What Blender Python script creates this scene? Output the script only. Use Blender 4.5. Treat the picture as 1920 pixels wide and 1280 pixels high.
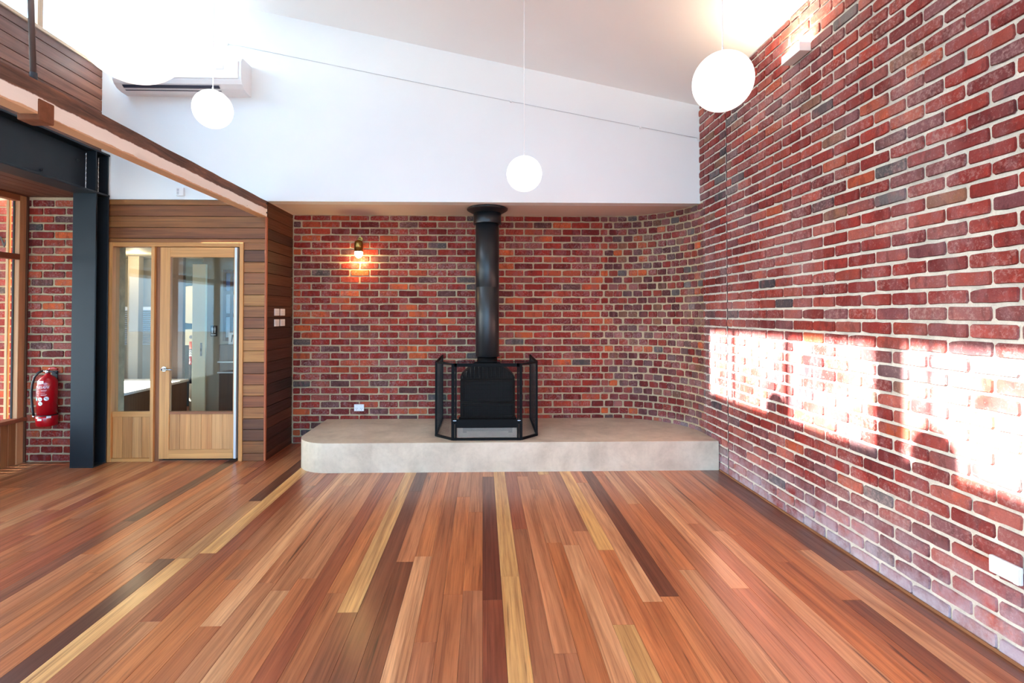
import bpy, bmesh, math, random
from mathutils import Matrix, Vector

# ------------------------------------------------------------------ reset
for o in list(bpy.data.objects):
    bpy.data.objects.remove(o, do_unlink=True)
scene = bpy.context.scene
C = scene.collection
R = math.radians
PI = math.pi
rng = random.Random(7)

# ------------------------------------------------------------------ camera
F_PX, CX, CY, YAW, PITCH, EYE = 955.0, 929.0, 575.0, R(1.44), R(0.9), 1.58
cd = bpy.data.cameras.new('camera')
cam = bpy.data.objects.new('camera', cd)
C.objects.link(cam)
cd.sensor_width = 36.0
cd.lens = F_PX / 1920.0 * 36.0
cd.shift_x = (960.0 - CX) / 1920.0
cd.shift_y = -(640.0 - CY) / 1920.0
cd.clip_start = 0.05
cam.location = (0, 0, EYE)
cam.rotation_euler = (PI / 2 + PITCH, 0, -YAW)
scene.camera = cam

# ------------------------------------------------------------------ sky, sun, exposure
SUN_SLOPE = 0.537
world = bpy.data.worlds.new('world')
scene.world = world
world.use_nodes = True
wn = world.node_tree
wn.nodes.clear()
wo = wn.nodes.new('ShaderNodeOutputWorld')
wb = wn.nodes.new('ShaderNodeBackground')
sky = wn.nodes.new('ShaderNodeTexSky')
sky.sky_type = 'NISHITA'
sky.sun_disc = False
sky.sun_elevation = math.atan(SUN_SLOPE)
sky.sun_rotation = R(-90)
sky.air_density = 0.8
sky.dust_density = 2.5
sky.ozone_density = 0.6
wm = wn.nodes.new('ShaderNodeMix')
wm.data_type = 'RGBA'
wm.inputs['Factor'].default_value = 0.9
wm.inputs['B'].default_value = (0.16, 0.53, 0.94, 1)
wn.links.new(sky.outputs[0], wm.inputs['A'])
wn.links.new(wm.outputs['Result'], wb.inputs['Color'])
wb.inputs['Strength'].default_value = 8.2
wn.links.new(wb.outputs[0], wo.inputs['Surface'])

sd = bpy.data.lights.new('sun', 'SUN')
sd.energy = 64.0
sd.angle = R(0.55)
sd.color = (1.0, 0.97, 0.92)
sun = bpy.data.objects.new('sun', sd)
C.objects.link(sun)
sun.location = (-8, 3, 9)
sun.rotation_euler = Vector((1, 0, -SUN_SLOPE)).to_track_quat('-Z', 'Y').to_euler()

# daylight portals: they only guide sky light through the openings of the room
def portal(name, loc, sx, sy, direction):
    ld = bpy.data.lights.new(name, 'AREA')
    ld.shape = 'RECTANGLE'
    ld.size, ld.size_y = sx, sy
    ld.cycles.is_portal = True
    o = bpy.data.objects.new(name, ld)
    C.objects.link(o)
    o.location = loc
    o.rotation_euler = Vector(direction).to_track_quat('-Z', 'Y').to_euler()
portal('portal_glazing', (-1.25, -4.2, 1.6), 7.6, 3.3, (0, 1, 0))
portal('portal_window', (-5.1, 1.0, 1.66), 9.6, 2.5, (1, 0, 0))
portal('portal_clerestory', (-4.3, 1.0, 4.62), 9.6, 0.72, (1, 0, 0))

vs = scene.view_settings
vs.view_transform = 'Standard'
vs.look = 'None'
vs.gamma = 1.0
vs.use_curve_mapping = False
vs.exposure = 0.3
scene.cycles.use_denoising = True
scene.cycles.max_bounces = 10
scene.cycles.diffuse_bounces = 6
scene.cycles.transparent_max_bounces = 24
scene.cycles.caustics_reflective = False
scene.cycles.caustics_refractive = False
scene.cycles.sample_clamp_indirect = 12.0

# ------------------------------------------------------------------ helpers
def lin(c):
    return tuple(((v / 255.0) / 12.92 if v / 255.0 <= 0.04045 else ((v / 255.0 + 0.055) / 1.055) ** 2.4) for v in c)
def lin4(c):
    return lin(c) + (1.0,)

def tag(o, label=None, cat=None, group=None, kind=None):
    if label: o['label'] = label
    if cat: o['category'] = cat
    if group: o['group'] = group
    if kind: o['kind'] = kind
    return o

def empty(name, loc, rz=0.0):
    o = bpy.data.objects.new(name, None)
    o.empty_display_size = 0.05
    C.objects.link(o)
    o.location = loc
    o.rotation_euler = (0, 0, rz)
    return o

def wmat(o):
    m = Matrix.LocRotScale(o.location, o.rotation_euler, o.scale)
    if o.parent:
        m = wmat(o.parent) @ o.matrix_parent_inverse @ m
    return m

def adopt(o, parent):
    if parent is not None:
        o.parent = parent
        o.matrix_parent_inverse = wmat(parent).inverted()
    return o

def link_mesh(name, me, mat, parent=None, loc=(0, 0, 0), rot=(0, 0, 0), color=None):
    o = bpy.data.objects.new(name, me)
    C.objects.link(o)
    o.location = loc
    o.rotation_euler = rot
    if mat is not None and not me.materials:
        me.materials.append(mat)
    if color is not None:
        o.color = (color[0], color[1], color[2], 1.0)
    adopt(o, parent)
    return o

class B:
    """collects shapes in world coordinates and links them as one mesh object"""
    def __init__(self):
        self.bm = bmesh.new()
    def box(self, x0, x1, y0, y1, z0, z1, bevel=0.0, seg=1):
        r = bmesh.ops.create_cube(self.bm, size=1.0)
        vv = r['verts']
        for v in vv:
            v.co = Vector(((x0 + x1) / 2 + v.co.x * (x1 - x0), (y0 + y1) / 2 + v.co.y * (y1 - y0), (z0 + z1) / 2 + v.co.z * (z1 - z0)))
        if bevel > 0:
            es = list({e for v in vv for e in v.link_edges})
            bmesh.ops.bevel(self.bm, geom=es, offset=bevel, segments=seg, affect='EDGES', profile=0.5)
        return self
    def cyl(self, p0, p1, r0, r1=None, n=20, caps=True):
        r1 = r0 if r1 is None else r1
        p0, p1 = Vector(p0), Vector(p1)
        d = (p1 - p0)
        q = d.to_track_quat('Z', 'Y').to_matrix()
        a, b = [], []
        for i in range(n):
            t = 2 * PI * i / n
            c = Vector((math.cos(t), math.sin(t), 0))
            a.append(self.bm.verts.new(p0 + q @ (c * r0)))
            b.append(self.bm.verts.new(p1 + q @ (c * r1)))
        for i in range(n):
            j = (i + 1) % n
            self.bm.faces.new((a[i], a[j], b[j], b[i])).smooth = True
        if caps:
            self.bm.faces.new(list(reversed(a)))
            self.bm.faces.new(b)
        return self
    def lathe(self, prof, cx, cy, n=32, closed_ends=True):
        rings = []
        for (r, z) in prof:
            if r < 1e-5:
                rings.append([self.bm.verts.new((cx, cy, z))])
            else:
                rings.append([self.bm.verts.new((cx + r * math.cos(2 * PI * i / n), cy + r * math.sin(2 * PI * i / n), z)) for i in range(n)])
        for a, b in zip(rings[:-1], rings[1:]):
            for i in range(n):
                j = (i + 1) % n
                if len(a) == 1 and len(b) == 1: continue
                if len(a) == 1: f = self.bm.faces.new((a[0], b[j], b[i]))
                elif len(b) == 1: f = self.bm.faces.new((a[i], a[j], b[0]))
                else: f = self.bm.faces.new((a[i], a[j], b[j], b[i]))
                f.smooth = True
        if closed_ends:
            if len(rings[0]) > 1: self.bm.faces.new(list(reversed(rings[0])))
            if len(rings[-1]) > 1: self.bm.faces.new(rings[-1])
        return self
    def tube(self, pts, r, n=10):
        pts = [Vector(p) for p in pts]
        rings = []
        for i, p in enumerate(pts):
            d = (pts[min(i + 1, len(pts) - 1)] - pts[max(i - 1, 0)]).normalized()
            q = d.to_track_quat('Z', 'Y').to_matrix()
            rr = r[i] if isinstance(r, (list, tuple)) else r
            rings.append([self.bm.verts.new(p + q @ Vector((math.cos(2 * PI * k / n) * rr, math.sin(2 * PI * k / n) * rr, 0))) for k in range(n)])
        for a, b in zip(rings[:-1], rings[1:]):
            best = min(range(n), key=lambda s: (a[0].co - b[s].co).length)
            b[:] = b[best:] + b[:best]
            for k in range(n):
                self.bm.faces.new((a[k], a[(k + 1) % n], b[(k + 1) % n], b[k])).smooth = True
        self.bm.faces.new(list(reversed(rings[0])))
        self.bm.faces.new(rings[-1])
        return self
    def prism(self, poly, z0, z1):
        a = [self.bm.verts.new((x, y, z0)) for x, y in poly]
        b = [self.bm.verts.new((x, y, z1)) for x, y in poly]
        n = len(poly)
        for i in range(n):
            j = (i + 1) % n
            self.bm.faces.new((a[i], a[j], b[j], b[i]))
        self.bm.faces.new(list(reversed(a)))
        self.bm.faces.new(b)
        return self
    def extrude(self, poly, off):
        """poly: list of 3-D points, off: extrusion vector"""
        off = Vector(off)
        a = [self.bm.verts.new(Vector(p)) for p in poly]
        b = [self.bm.verts.new(Vector(p) + off) for p in poly]
        n = len(poly)
        for i in range(n):
            j = (i + 1) % n
            self.bm.faces.new((a[i], a[j], b[j], b[i]))
        self.bm.faces.new(list(reversed(a)))
        self.bm.faces.new(b)
        return self
    def sphere(self, c, r, seg=32, rings=18):
        res = bmesh.ops.create_uvsphere(self.bm, u_segments=seg, v_segments=rings, radius=r)
        for v in res['verts']:
            v.co += Vector(c)
        for f in {f for v in res['verts'] for f in v.link_faces}:
            f.smooth = True
        return self
    def build(self, name, mat, parent=None, color=None, origin=None, recalc=True):
        if recalc:
            bmesh.ops.recalc_face_normals(self.bm, faces=self.bm.faces)
        if origin is None:
            xs = [v.co for v in self.bm.verts]
            lo = Vector((min(v.x for v in xs), min(v.y for v in xs), min(v.z for v in xs)))
            hi = Vector((max(v.x for v in xs), max(v.y for v in xs), max(v.z for v in xs)))
            origin = Vector(((lo.x + hi.x) / 2, (lo.y + hi.y) / 2, lo.z))
        origin = Vector(origin)
        for v in self.bm.verts:
            v.co -= origin
        me = bpy.data.meshes.new(name)
        self.bm.to_mesh(me)
        self.bm.free()
        return link_mesh(name, me, mat, parent, origin, color=color)

def box(name, x0, x1, y0, y1, z0, z1, mat, parent=None, bevel=0.0, color=None, seg=1):
    return B().box(x0, x1, y0, y1, z0, z1, bevel, seg).build(name, mat, parent, color)

def text_verts(s, size):
    """triangles of a word in the XZ plane, centred, as (verts, faces)"""
    cu = bpy.data.curves.new('lettering', 'FONT')
    cu.body = s
    cu.size = size
    cu.align_x = 'CENTER'
    cu.align_y = 'CENTER'
    cu.resolution_u = 3
    to = bpy.data.objects.new('lettering', cu)
    C.objects.link(to)
    me = bpy.data.meshes.new_from_object(to)
    vv = [(v.co.x, v.co.y) for v in me.vertices]
    ff = [tuple(p.vertices) for p in me.polygons]
    bpy.data.objects.remove(to, do_unlink=True)
    bpy.data.curves.remove(cu)
    bpy.data.meshes.remove(me)
    return vv, ff

# ------------------------------------------------------------------ materials
def new_mat(name):
    m = bpy.data.materials.new(name)
    m.use_nodes = True
    nt = m.node_tree
    nt.nodes.clear()
    out = nt.nodes.new('ShaderNodeOutputMaterial')
    bs = nt.nodes.new('ShaderNodeBsdfPrincipled')
    nt.links.new(bs.outputs[0], out.inputs[0])
    return m, nt, bs, out

class N:
    def __init__(self, nt): self.nt = nt
    def node(self, t, **k):
        n = self.nt.nodes.new(t)
        for a, b in k.items(): setattr(n, a, b)
        return n
    def link(self, a, b): self.nt.links.new(a, b)
    def math(self, op, a, b=None, clamp=False):
        n = self.node('ShaderNodeMath', operation=op, use_clamp=clamp)
        for i, v in enumerate((a, b)):
            if v is None: continue
            if hasattr(v, 'is_linked') or hasattr(v, 'links'): self.link(v, n.inputs[i])
            else: n.inputs[i].default_value = v
        return n.outputs[0]
    def mix(self, fac, a, b, blend='MIX'):
        n = self.node('ShaderNodeMix', data_type='RGBA', blend_type=blend)
        for key, v in (('Factor', fac), ('A', a), ('B', b)):
            s = n.inputs[0] if key == 'Factor' else (n.inputs[6] if key == 'A' else n.inputs[7])
            if hasattr(v, 'links'): self.link(v, s)
            else: s.default_value = v
        return n.outputs[2]
    def noise(self, vec, scale, detail=3, rough=0.55, dist=0.0):
        n = self.node('ShaderNodeTexNoise')
        n.inputs['Scale'].default_value = scale
        n.inputs['Detail'].default_value = detail
        n.inputs['Roughness'].default_value = rough
        n.inputs['Distortion'].default_value = dist
        if vec is not None: self.link(vec, n.inputs['Vector'])
        return n.outputs[0]
    def ramp(self, fac, stops):
        n = self.node('ShaderNodeValToRGB')
        el = n.color_ramp.elements
        while len(el) < len(stops): el.new(0.5)
        for e, (p, c) in zip(el, stops):
            e.position = p
            e.color = c if len(c) == 4 else tuple(c) + (1.0,)
        self.link(fac, n.inputs[0])
        return n.outputs[0]
    def maprange(self, v, a, b, c=0.0, d=1.0):
        n = self.node('ShaderNodeMapRange')
        self.link(v, n.inputs[0])
        for i, q in enumerate((a, b, c, d)): n.inputs[1 + i].default_value = q
        return n.outputs[0]
    def mapping(self, vec, scale=(1, 1, 1), loc=None):
        n = self.node('ShaderNodeMapping')
        n.inputs['Scale'].default_value = scale
        self.link(vec, n.inputs['Vector'])
        if loc is not None: self.link(loc, n.inputs['Location'])
        return n.outputs[0]
    def bump(self, h, strength, dist, bs):
        n = self.node('ShaderNodeBump')
        n.inputs['Strength'].default_value = strength
        n.inputs['Distance'].default_value = dist
        self.link(h, n.inputs['Height'])
        self.link(n.outputs[0], bs.inputs['Normal'])

def plain(name, rgb, rough=0.5, metal=0.0, spec=0.5, vary=0.04, scale=12.0, bump=0.0, coat=0.0):
    m, nt, bs, out = new_mat(name)
    k = N(nt)
    pos = k.node('ShaderNodeNewGeometry').outputs['Position']
    nz = k.noise(pos, scale, 4)
    c = lin(rgb)
    a = tuple(max(0, v * (1 - vary * 2)) for v in c) + (1,)
    b = tuple(min(1, v * (1 + vary * 2)) for v in c) + (1,)
    k.link(k.mix(nz, a, b), bs.inputs['Base Color'])
    bs.inputs['Roughness'].default_value = rough
    bs.inputs['Metallic'].default_value = metal
    bs.inputs['Specular IOR Level'].default_value = spec
    bs.inputs['Coat Weight'].default_value = coat
    if bump > 0:
        k.bump(k.noise(pos, scale * 6, 4), bump, 0.004, bs)
    return m

def emit(name, rgb, strength):
    m, nt, bs, out = new_mat(name)
    bs.inputs['Base Color'].default_value = (0.8, 0.8, 0.8, 1)
    bs.inputs['Roughness'].default_value = 0.35
    bs.inputs['Emission Color'].default_value = lin4(rgb)
    bs.inputs['Emission Strength'].default_value = strength
    return m

def brick_mat(name, attr):
    m, nt, bs, out = new_mat(name)
    k = N(nt)
    geo = k.node('ShaderNodeNewGeometry')
    pos = geo.outputs['Position']
    if attr:
        at = k.node('ShaderNodeAttribute', attribute_name='tint')
        base = at.outputs['Color']
        rnd = geo.outputs['Random Per Island']
    else:
        oi = k.node('ShaderNodeObjectInfo')
        base = oi.outputs['Color']
        rnd = oi.outputs['Random']
    # fired patches inside each brick: mauve, burnt and rust areas with soft upright edges
    pv = k.mapping(pos, (1.0, 1.0, 0.45))
    n1 = k.noise(pv, 13.0, 3, 0.55)
    n1b = k.noise(pv, 21.0, 2, 0.5)
    n1c = k.noise(pos, 7.0, 4, 0.6)
    c1 = k.mix(k.maprange(n1, 0.53, 0.60, 0.0, 0.36), base, lin4((132, 84, 88)))
    c1 = k.mix(k.maprange(n1b, 0.58, 0.64, 0.0, 0.6), c1, (0.55, 0.42, 0.45, 1), 'MULTIPLY')
    c1 = k.mix(k.maprange(n1c, 0.52, 0.62, 0.0, 0.5), c1, (1.6, 1.35, 1.05, 1), 'MULTIPLY')
    n2 = k.noise(pos, 110.0, 4, 0.7)
    c2 = k.mix(k.maprange(n2, 0.35, 0.75, 0.0, 0.45), c1, (0.45, 0.40, 0.40, 1), 'MULTIPLY')
    # old lime smears, more on some bricks
    n3 = k.noise(pos, 52.0, 7, 0.7, 0.4)
    n4 = k.noise(pos, 1.7, 3, 0.6)
    amt = k.math('ADD', k.math('MULTIPLY', rnd, 0.12), k.math('MULTIPLY', n4, 0.30))
    v = k.math('ADD', n3, amt)
    sm = k.maprange(v, 0.74, 0.98, 0.0, 0.55)
    c3 = k.mix(sm, c2, lin4((188, 158, 152)))
    chips = k.noise(pos, 150.0, 5, 0.75)
    c3 = k.mix(k.math('MULTIPLY', k.maprange(chips, 0.60, 0.70, 0.0, 0.75), k.maprange(n1, 0.45, 0.6, 0.0, 1.0)), c3, lin4((212, 188, 180)))
    # pale salt bloom over the lowest courses
    sx = k.node('ShaderNodeSeparateXYZ')
    k.link(pos, sx.inputs[0])
    haze = k.math('MULTIPLY', k.maprange(n4, 0.45, 0.68, 0.0, 0.22), k.maprange(sx.outputs[0], 2.2, 2.35, 0.0, 1.0))
    c3 = k.mix(haze, c3, lin4((176, 146, 146)))
    low = k.math('MULTIPLY', k.maprange(sx.outputs[2], 0.02, 0.42, 1.0, 0.0), k.maprange(sx.outputs[0], 2.0, 2.3, 0.0, 1.0))
    n5 = k.noise(pos, 6.0, 5, 0.65)
    bloom = k.math('MULTIPLY', low, k.maprange(n5, 0.3, 0.62, 0.0, 0.75))
    c4 = k.mix(bloom, c3, lin4((186, 178, 190)))
    k.link(c4, bs.inputs['Base Color'])
    bs.inputs['Roughness'].default_value = 0.78
    bs.inputs['Specular IOR Level'].default_value = 0.3
    k.bump(k.math('ADD', k.noise(pos, 70.0, 5, 0.65), k.math('MULTIPLY', n3, 0.6)), 0.5, 0.006, bs)
    return m

def mortar_mat(name, rgb):
    m, nt, bs, out = new_mat(name)
    k = N(nt)
    pos = k.node('ShaderNodeNewGeometry').outputs['Position']
    c = lin(rgb)
    n1 = k.noise(pos, 8.0, 5, 0.6)
    n2 = k.noise(pos, 120.0, 3, 0.6)
    a = tuple(v * 0.78 for v in c) + (1,)
    b = tuple(min(1, v * 1.15) for v in c) + (1,)
    cc = k.mix(k.maprange(n1, 0.3, 0.7), a, b)
    cc = k.mix(k.maprange(n2, 0.4, 0.8, 0.0, 0.35), cc, (0.5, 0.47, 0.43, 1), 'MULTIPLY')
    k.link(cc, bs.inputs['Base Color'])
    bs.inputs['Roughness'].default_value = 0.95
    bs.inputs['Specular IOR Level'].default_value = 0.2
    k.bump(n2, 0.6, 0.004, bs)
    return m

def wood_mat(name, axis, rough=0.45, contrast=1.0, coat=0.0, knots=False, fine=1.0):
    """grain runs along axis (0 x, 1 y, 2 z); tint comes from the object's colour"""
    m, nt, bs, out = new_mat(name)
    k = N(nt)
    tc = k.node('ShaderNodeTexCoord').outputs['Object']
    oi = k.node('ShaderNodeObjectInfo')
    cmb = k.node('ShaderNodeCombineXYZ')
    for i, f in enumerate((37.0, 91.0, 53.0)):
        k.link(k.math('MULTIPLY', oi.outputs['Random'], f), cmb.inputs[i])
    def sc(across, along):
        s = [across * fine] * 3
        s[axis] = along
        return tuple(s)
    v1 = k.mapping(tc, sc(11, 0.55), cmb.outputs[0])
    v2 = k.mapping(tc, sc(60, 1.6), cmb.outputs[0])
    v3 = k.mapping(tc, sc(5, 1.1), cmb.outputs[0])
    broad = k.noise(v1, 1.0, 4, 0.6, 1.2)
    finen = k.noise(v2, 1.0, 5, 0.7, 0.4)
    blot = k.noise(v3, 1.0, 3, 0.5, 0.8)
    base = oi.outputs['Color']
    c = k.mix(k.maprange(broad, 0.36, 0.68, 0.0, 0.8 * contrast), base, (0.50, 0.36, 0.29, 1), 'MULTIPLY')
    c = k.mix(k.maprange(blot, 0.5, 0.75, 0.0, 0.45 * contrast), c, (1.28, 1.16, 1.0, 1), 'MULTIPLY')
    c = k.mix(k.maprange(finen, 0.45, 0.72, 0.0, 0.7 * contrast), c, (0.42, 0.30, 0.24, 1), 'MULTIPLY')
    v5 = k.mapping(tc, sc(26, 0.35), cmb.outputs[0])
    streak = k.noise(v5, 1.0, 3, 0.6, 2.2)
    c = k.mix(k.maprange(streak, 0.56, 0.68, 0.0, 0.55 * contrast), c, (0.45, 0.31, 0.25, 1), 'MULTIPLY')
    c = k.mix(k.maprange(streak, 0.44, 0.30, 0.0, 0.45 * contrast), c, (1.35, 1.22, 1.1, 1), 'MULTIPLY')
    if knots:
        v4 = k.mapping(tc, sc(26, 0.9), cmb.outputs[0])
        kn = k.noise(v4, 1.0, 2, 0.4, 2.0)
        c = k.mix(k.maprange(kn, 0.70, 0.78, 0.0, 0.75), c, (0.16, 0.10, 0.08, 1), 'MULTIPLY')
    k.link(c, bs.inputs['Base Color'])
    bs.inputs['Roughness'].default_value = rough
    k.link(k.maprange(finen, 0.3, 0.8, rough - 0.05, rough + 0.1), bs.inputs['Roughness'])
    bs.inputs['Specular IOR Level'].default_value = 0.45
    bs.inputs['Coat Weight'].default_value = coat
    bs.inputs['Coat Roughness'].default_value = 0.22
    k.bump(finen, 0.12, 0.002, bs)
    return m

def glass_mat(name, tint=(0.93, 0.95, 0.94), boost=0.03):
    m = bpy.data.materials.new(name)
    m.use_nodes = True
    nt = m.node_tree
    nt.nodes.clear()
    k = N(nt)
    out = k.node('ShaderNodeOutputMaterial')
    tr = k.node('ShaderNodeBsdfTransparent')
    tr.inputs[0].default_value = tuple(tint) + (1,)
    gl = k.node('ShaderNodeBsdfGlossy')
    gl.inputs['Roughness'].default_value = 0.02
    lw = k.node('ShaderNodeLayerWeight')
    lw.inputs[0].default_value = 0.5
    fr = k.math('MULTIPLY', k.math('POWER', lw.outputs['Facing'], 5.0), 0.9)
    mx = k.node('ShaderNodeMixShader')
    k.link(k.math('ADD', fr, boost), mx.inputs[0])
    k.link(tr.outputs[0], mx.inputs[1])
    k.link(gl.outputs[0], mx.inputs[2])
    k.link(mx.outputs[0], out.inputs[0])
    return m

M = {}
M['brick'] = brick_mat('old_red_brick', False)
M['brick_joined'] = brick_mat('old_red_brick_joined', True)
M['mortar'] = mortar_mat('lime_mortar', (190, 170, 138))
M['mortar_pale'] = mortar_mat('pale_mortar', (208, 202, 190))
M['floor_wood'] = wood_mat('floor_timber', 1, 0.36, 1.0, 0.5, True)
M['wood_x'] = wood_mat('cladding_timber_x', 0, 0.5, 1.0, 0.0)
M['wood_y'] = wood_mat('cladding_timber_y', 1, 0.5, 1.0, 0.0)
M['frame_z'] = wood_mat('frame_timber_z', 2, 0.5, 0.55, 0.0, False, 1.4)
M['frame_x'] = wood_mat('frame_timber_x', 0, 0.5, 0.55, 0.0, False, 1.4)
M['frame_y'] = wood_mat('frame_timber_y', 1, 0.5, 0.55, 0.0, False, 1.4)
M['white'] = plain('white_paint', (234, 239, 242), 0.7, 0, 0.3, 0.01, 3)
M['ceiling'] = plain('ceiling_paint', (240, 244, 246), 0.75, 0, 0.3, 0.01, 2)
M['soffit'] = plain('soffit_paint', (218, 206, 198), 0.75, 0, 0.3, 0.01, 2)
M['steel'] = plain('blue_grey_steel', (26, 33, 40), 0.5, 0.0, 0.35, 0.06, 6)
M['black'] = plain('black_metal', (8, 8, 9), 0.6, 0.0, 0.12, 0.05, 20)
M['black_matt'] = plain('black_matt', (14, 14, 15), 0.7, 0.0, 0.3, 0.05, 20)
M['flue'] = plain('black_flue_enamel', (24, 26, 29), 0.36, 0.0, 0.5, 0.05, 8)
M['subfloor'] = plain('subfloor', (40, 26, 18), 0.9)
M['white_plastic'] = plain('white_plastic', (236, 236, 238), 0.35, 0, 0.5, 0.01)
M['grey_plastic'] = plain('grey_plastic', (120, 124, 132), 0.5)
M['dark_slot'] = plain('dark_slot', (52, 58, 78), 0.6)
M['chrome'] = plain('brushed_chrome', (190, 190, 192), 0.25, 1.0)
M['alu'] = plain('pale_aluminium', (205, 210, 216), 0.4, 0.3)
M['brass'] = plain('aged_brass', (150, 118, 62), 0.32, 1.0, 0.5, 0.1, 30)
M['red'] = plain('red_enamel', (176, 10, 24), 0.25, 0, 0.5, 0.02, 5, 0, 0.4)
M['rubber'] = plain('black_rubber', (16, 16, 18), 0.55)
M['sticker'] = plain('white_sticker', (232, 230, 232), 0.5)
M['sticker_pink'] = plain('printed_lines', (226, 168, 172), 0.5)
M['teal'] = plain('teal_sticker', (120, 190, 200), 0.5)
M['ink'] = plain('dark_ink', (40, 40, 46), 0.6)
M['glass'] = glass_mat('window_glass')
M['stove_glass'] = plain('smoked_stove_glass', (6, 6, 7), 0.5, 0, 0.08)
M['globe'] = emit('opal_globe', (255, 248, 240), 0.9)
M['bulb'] = emit('warm_bulb', (255, 226, 170), 14.0)
M['uplight'] = emit('warm_diffuser', (255, 214, 168), 6.0)
M['cream'] = plain('cream_paint', (226, 218, 186), 0.6, 0, 0.4, 0.02)
M['taupe'] = plain('taupe_paint', (150, 141, 124), 0.7, 0, 0.3, 0.02)
M['teal_dark'] = plain('dark_teal_paint', (52, 66, 66), 0.7)
M['orange'] = plain('orange_lacquer', (236, 84, 30), 0.4)
M['bench_top'] = plain('pale_bench_top', (222, 222, 220), 0.4)
M['blue_reflection'] = plain('blue_reflection', (96, 116, 172), 0.15)
M['blind'] = plain('blue_white_slat', (196, 206, 220), 0.5)
M['mesh'] = plain('steel_mesh', (36, 37, 39), 0.45, 0.3)
M['vent'] = plain('bare_steel_mesh', (150, 150, 146), 0.5, 0.2)
M['leaf'] = plain('leaf_green', (96, 128, 62), 0.6, 0, 0.3, 0.25, 3)
M['bark'] = plain('bark', (94, 80, 66), 0.9, 0, 0.2, 0.15, 8)
M['paving'] = plain('outside_paving', (112, 116, 114), 0.9)

def concrete():
    m, nt, bs, out = new_mat('polished_concrete')
    k = N(nt)
    pos = k.node('ShaderNodeNewGeometry').outputs['Position']
    n1 = k.noise(pos, 3.2, 6, 0.62, 0.4)
    n2 = k.noise(pos, 26, 5, 0.6)
    n3 = k.noise(k.mapping(pos, (5, 5, 0.8)), 1.4, 4, 0.6)
    c = k.ramp(n1, [(0.3, lin((182, 166, 146))), (0.52, lin((204, 188, 166))), (0.72, lin((218, 203, 182)))])
    c = k.mix(k.maprange(n2, 0.45, 0.75, 0, 0.3), c, (0.72, 0.70, 0.68, 1), 'MULTIPLY')
    c = k.mix(k.maprange(n3, 0.5, 0.75, 0, 0.3), c, lin4((222, 206, 182)))
    k.link(c, bs.inputs['Base Color'])
    bs.inputs['Roughness'].default_value = 0.5
    k.bump(n2, 0.08, 0.003, bs)
    return m
M['concrete'] = concrete()

def rough_beam():
    """weathered timber with a band of old cream paint along its lower half"""
    m, nt, bs, out = new_mat('weathered_beam')
    k = N(nt)
    pos = k.node('ShaderNodeNewGeometry').outputs['Position']
    a = k.noise(k.mapping(pos, (16, 1.6, 16)), 1.0, 6, 0.7, 0.6)
    b = k.noise(k.mapping(pos, (4, 2.2, 4)), 1.0, 4, 0.6)
    raw = k.ramp(a, [(0.3, lin((58, 38, 32))), (0.5, lin((108, 74, 58))), (0.7, lin((158, 104, 74)))])
    raw = k.mix(k.maprange(b, 0.45, 0.7, 0, 0.55), raw, (0.5, 0.42, 0.40, 1), 'MULTIPLY')
    sx = k.node('ShaderNodeSeparateXYZ')
    k.link(pos, sx.inputs[0])
    wob = k.noise(k.mapping(pos, (3, 5, 3)), 1.0, 5, 0.65)
    edge = k.math('ADD', sx.outputs[2], k.math('MULTIPLY', k.math('SUBTRACT', wob, 0.5), 0.035))
    paint = k.math('MULTIPLY', k.maprange(edge, 2.727, 2.733, 1.0, 0.0), k.maprange(edge, 2.650, 2.654, 0.0, 1.0))
    chips = k.noise(k.mapping(pos, (20, 9, 20)), 1.0, 6, 0.7)
    paint = k.math('MULTIPLY', paint, k.maprange(chips, 0.68, 0.72, 1.0, 0.0))
    side = k.maprange(sx.outputs[0], -2.362, -2.352, 0.0, 1.0)
    paint = k.math('MULTIPLY', paint, side)
    under = k.maprange(edge, 2.652, 2.656, 1.0, 0.0)
    c = k.mix(under, raw, lin4((206, 164, 128)))
    c = k.mix(paint, c, lin4((240, 232, 224)))
    k.link(c, bs.inputs['Base Color'])
    bs.inputs['Roughness'].default_value = 0.8
    k.bump(a, 0.4, 0.006, bs)
    return m
M['beam'] = rough_beam()

# ------------------------------------------------------------------ projection used to rank pieces by how large they show
_th, _p = YAW, PITCH
FW = Vector((math.sin(_th) * math.cos(_p), math.cos(_th) * math.cos(_p), math.sin(_p)))
RT = Vector((math.cos(_th), -math.sin(_th), 0))
UP = RT.cross(FW)
def project(p):
    v = Vector(p) - Vector((0, 0, EYE))
    d = v.dot(FW)
    if d < 0.1: return None
    return CX + F_PX * v.dot(RT) / d, CY - F_PX * v.dot(UP) / d, d
def shown_size(p, w, h, nrm):
    q = project(p)
    if q is None or not (-25 < q[0] < 1945 and -25 < q[1] < 1305): return -1.0
    view = (Vector((0, 0, EYE)) - Vector(p)).normalized()
    return w * h * max(0.02, abs(view.dot(Vector(nrm)))) / (q[2] ** 2)

# ================================================================== STRUCTURE
XR, YB, YW = 2.42, 6.36, 5.60       # right wall, brick back wall, upper white wall / timber wall
XC, ARC = 1.58, 0.84                # curved corner: centre x and radius (centre y = YB - ARC)
YC = YB - ARC
ZS = 2.82                           # soffit height
COURSE, BL = 0.0858, 0.24
def ceil_z(x): return 3.915 + 0.205 * (XR - x)
XCLER = -4.13                       # plane of the high cladding and the clerestory
XWIN = -4.92                        # plane of the low windows

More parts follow.
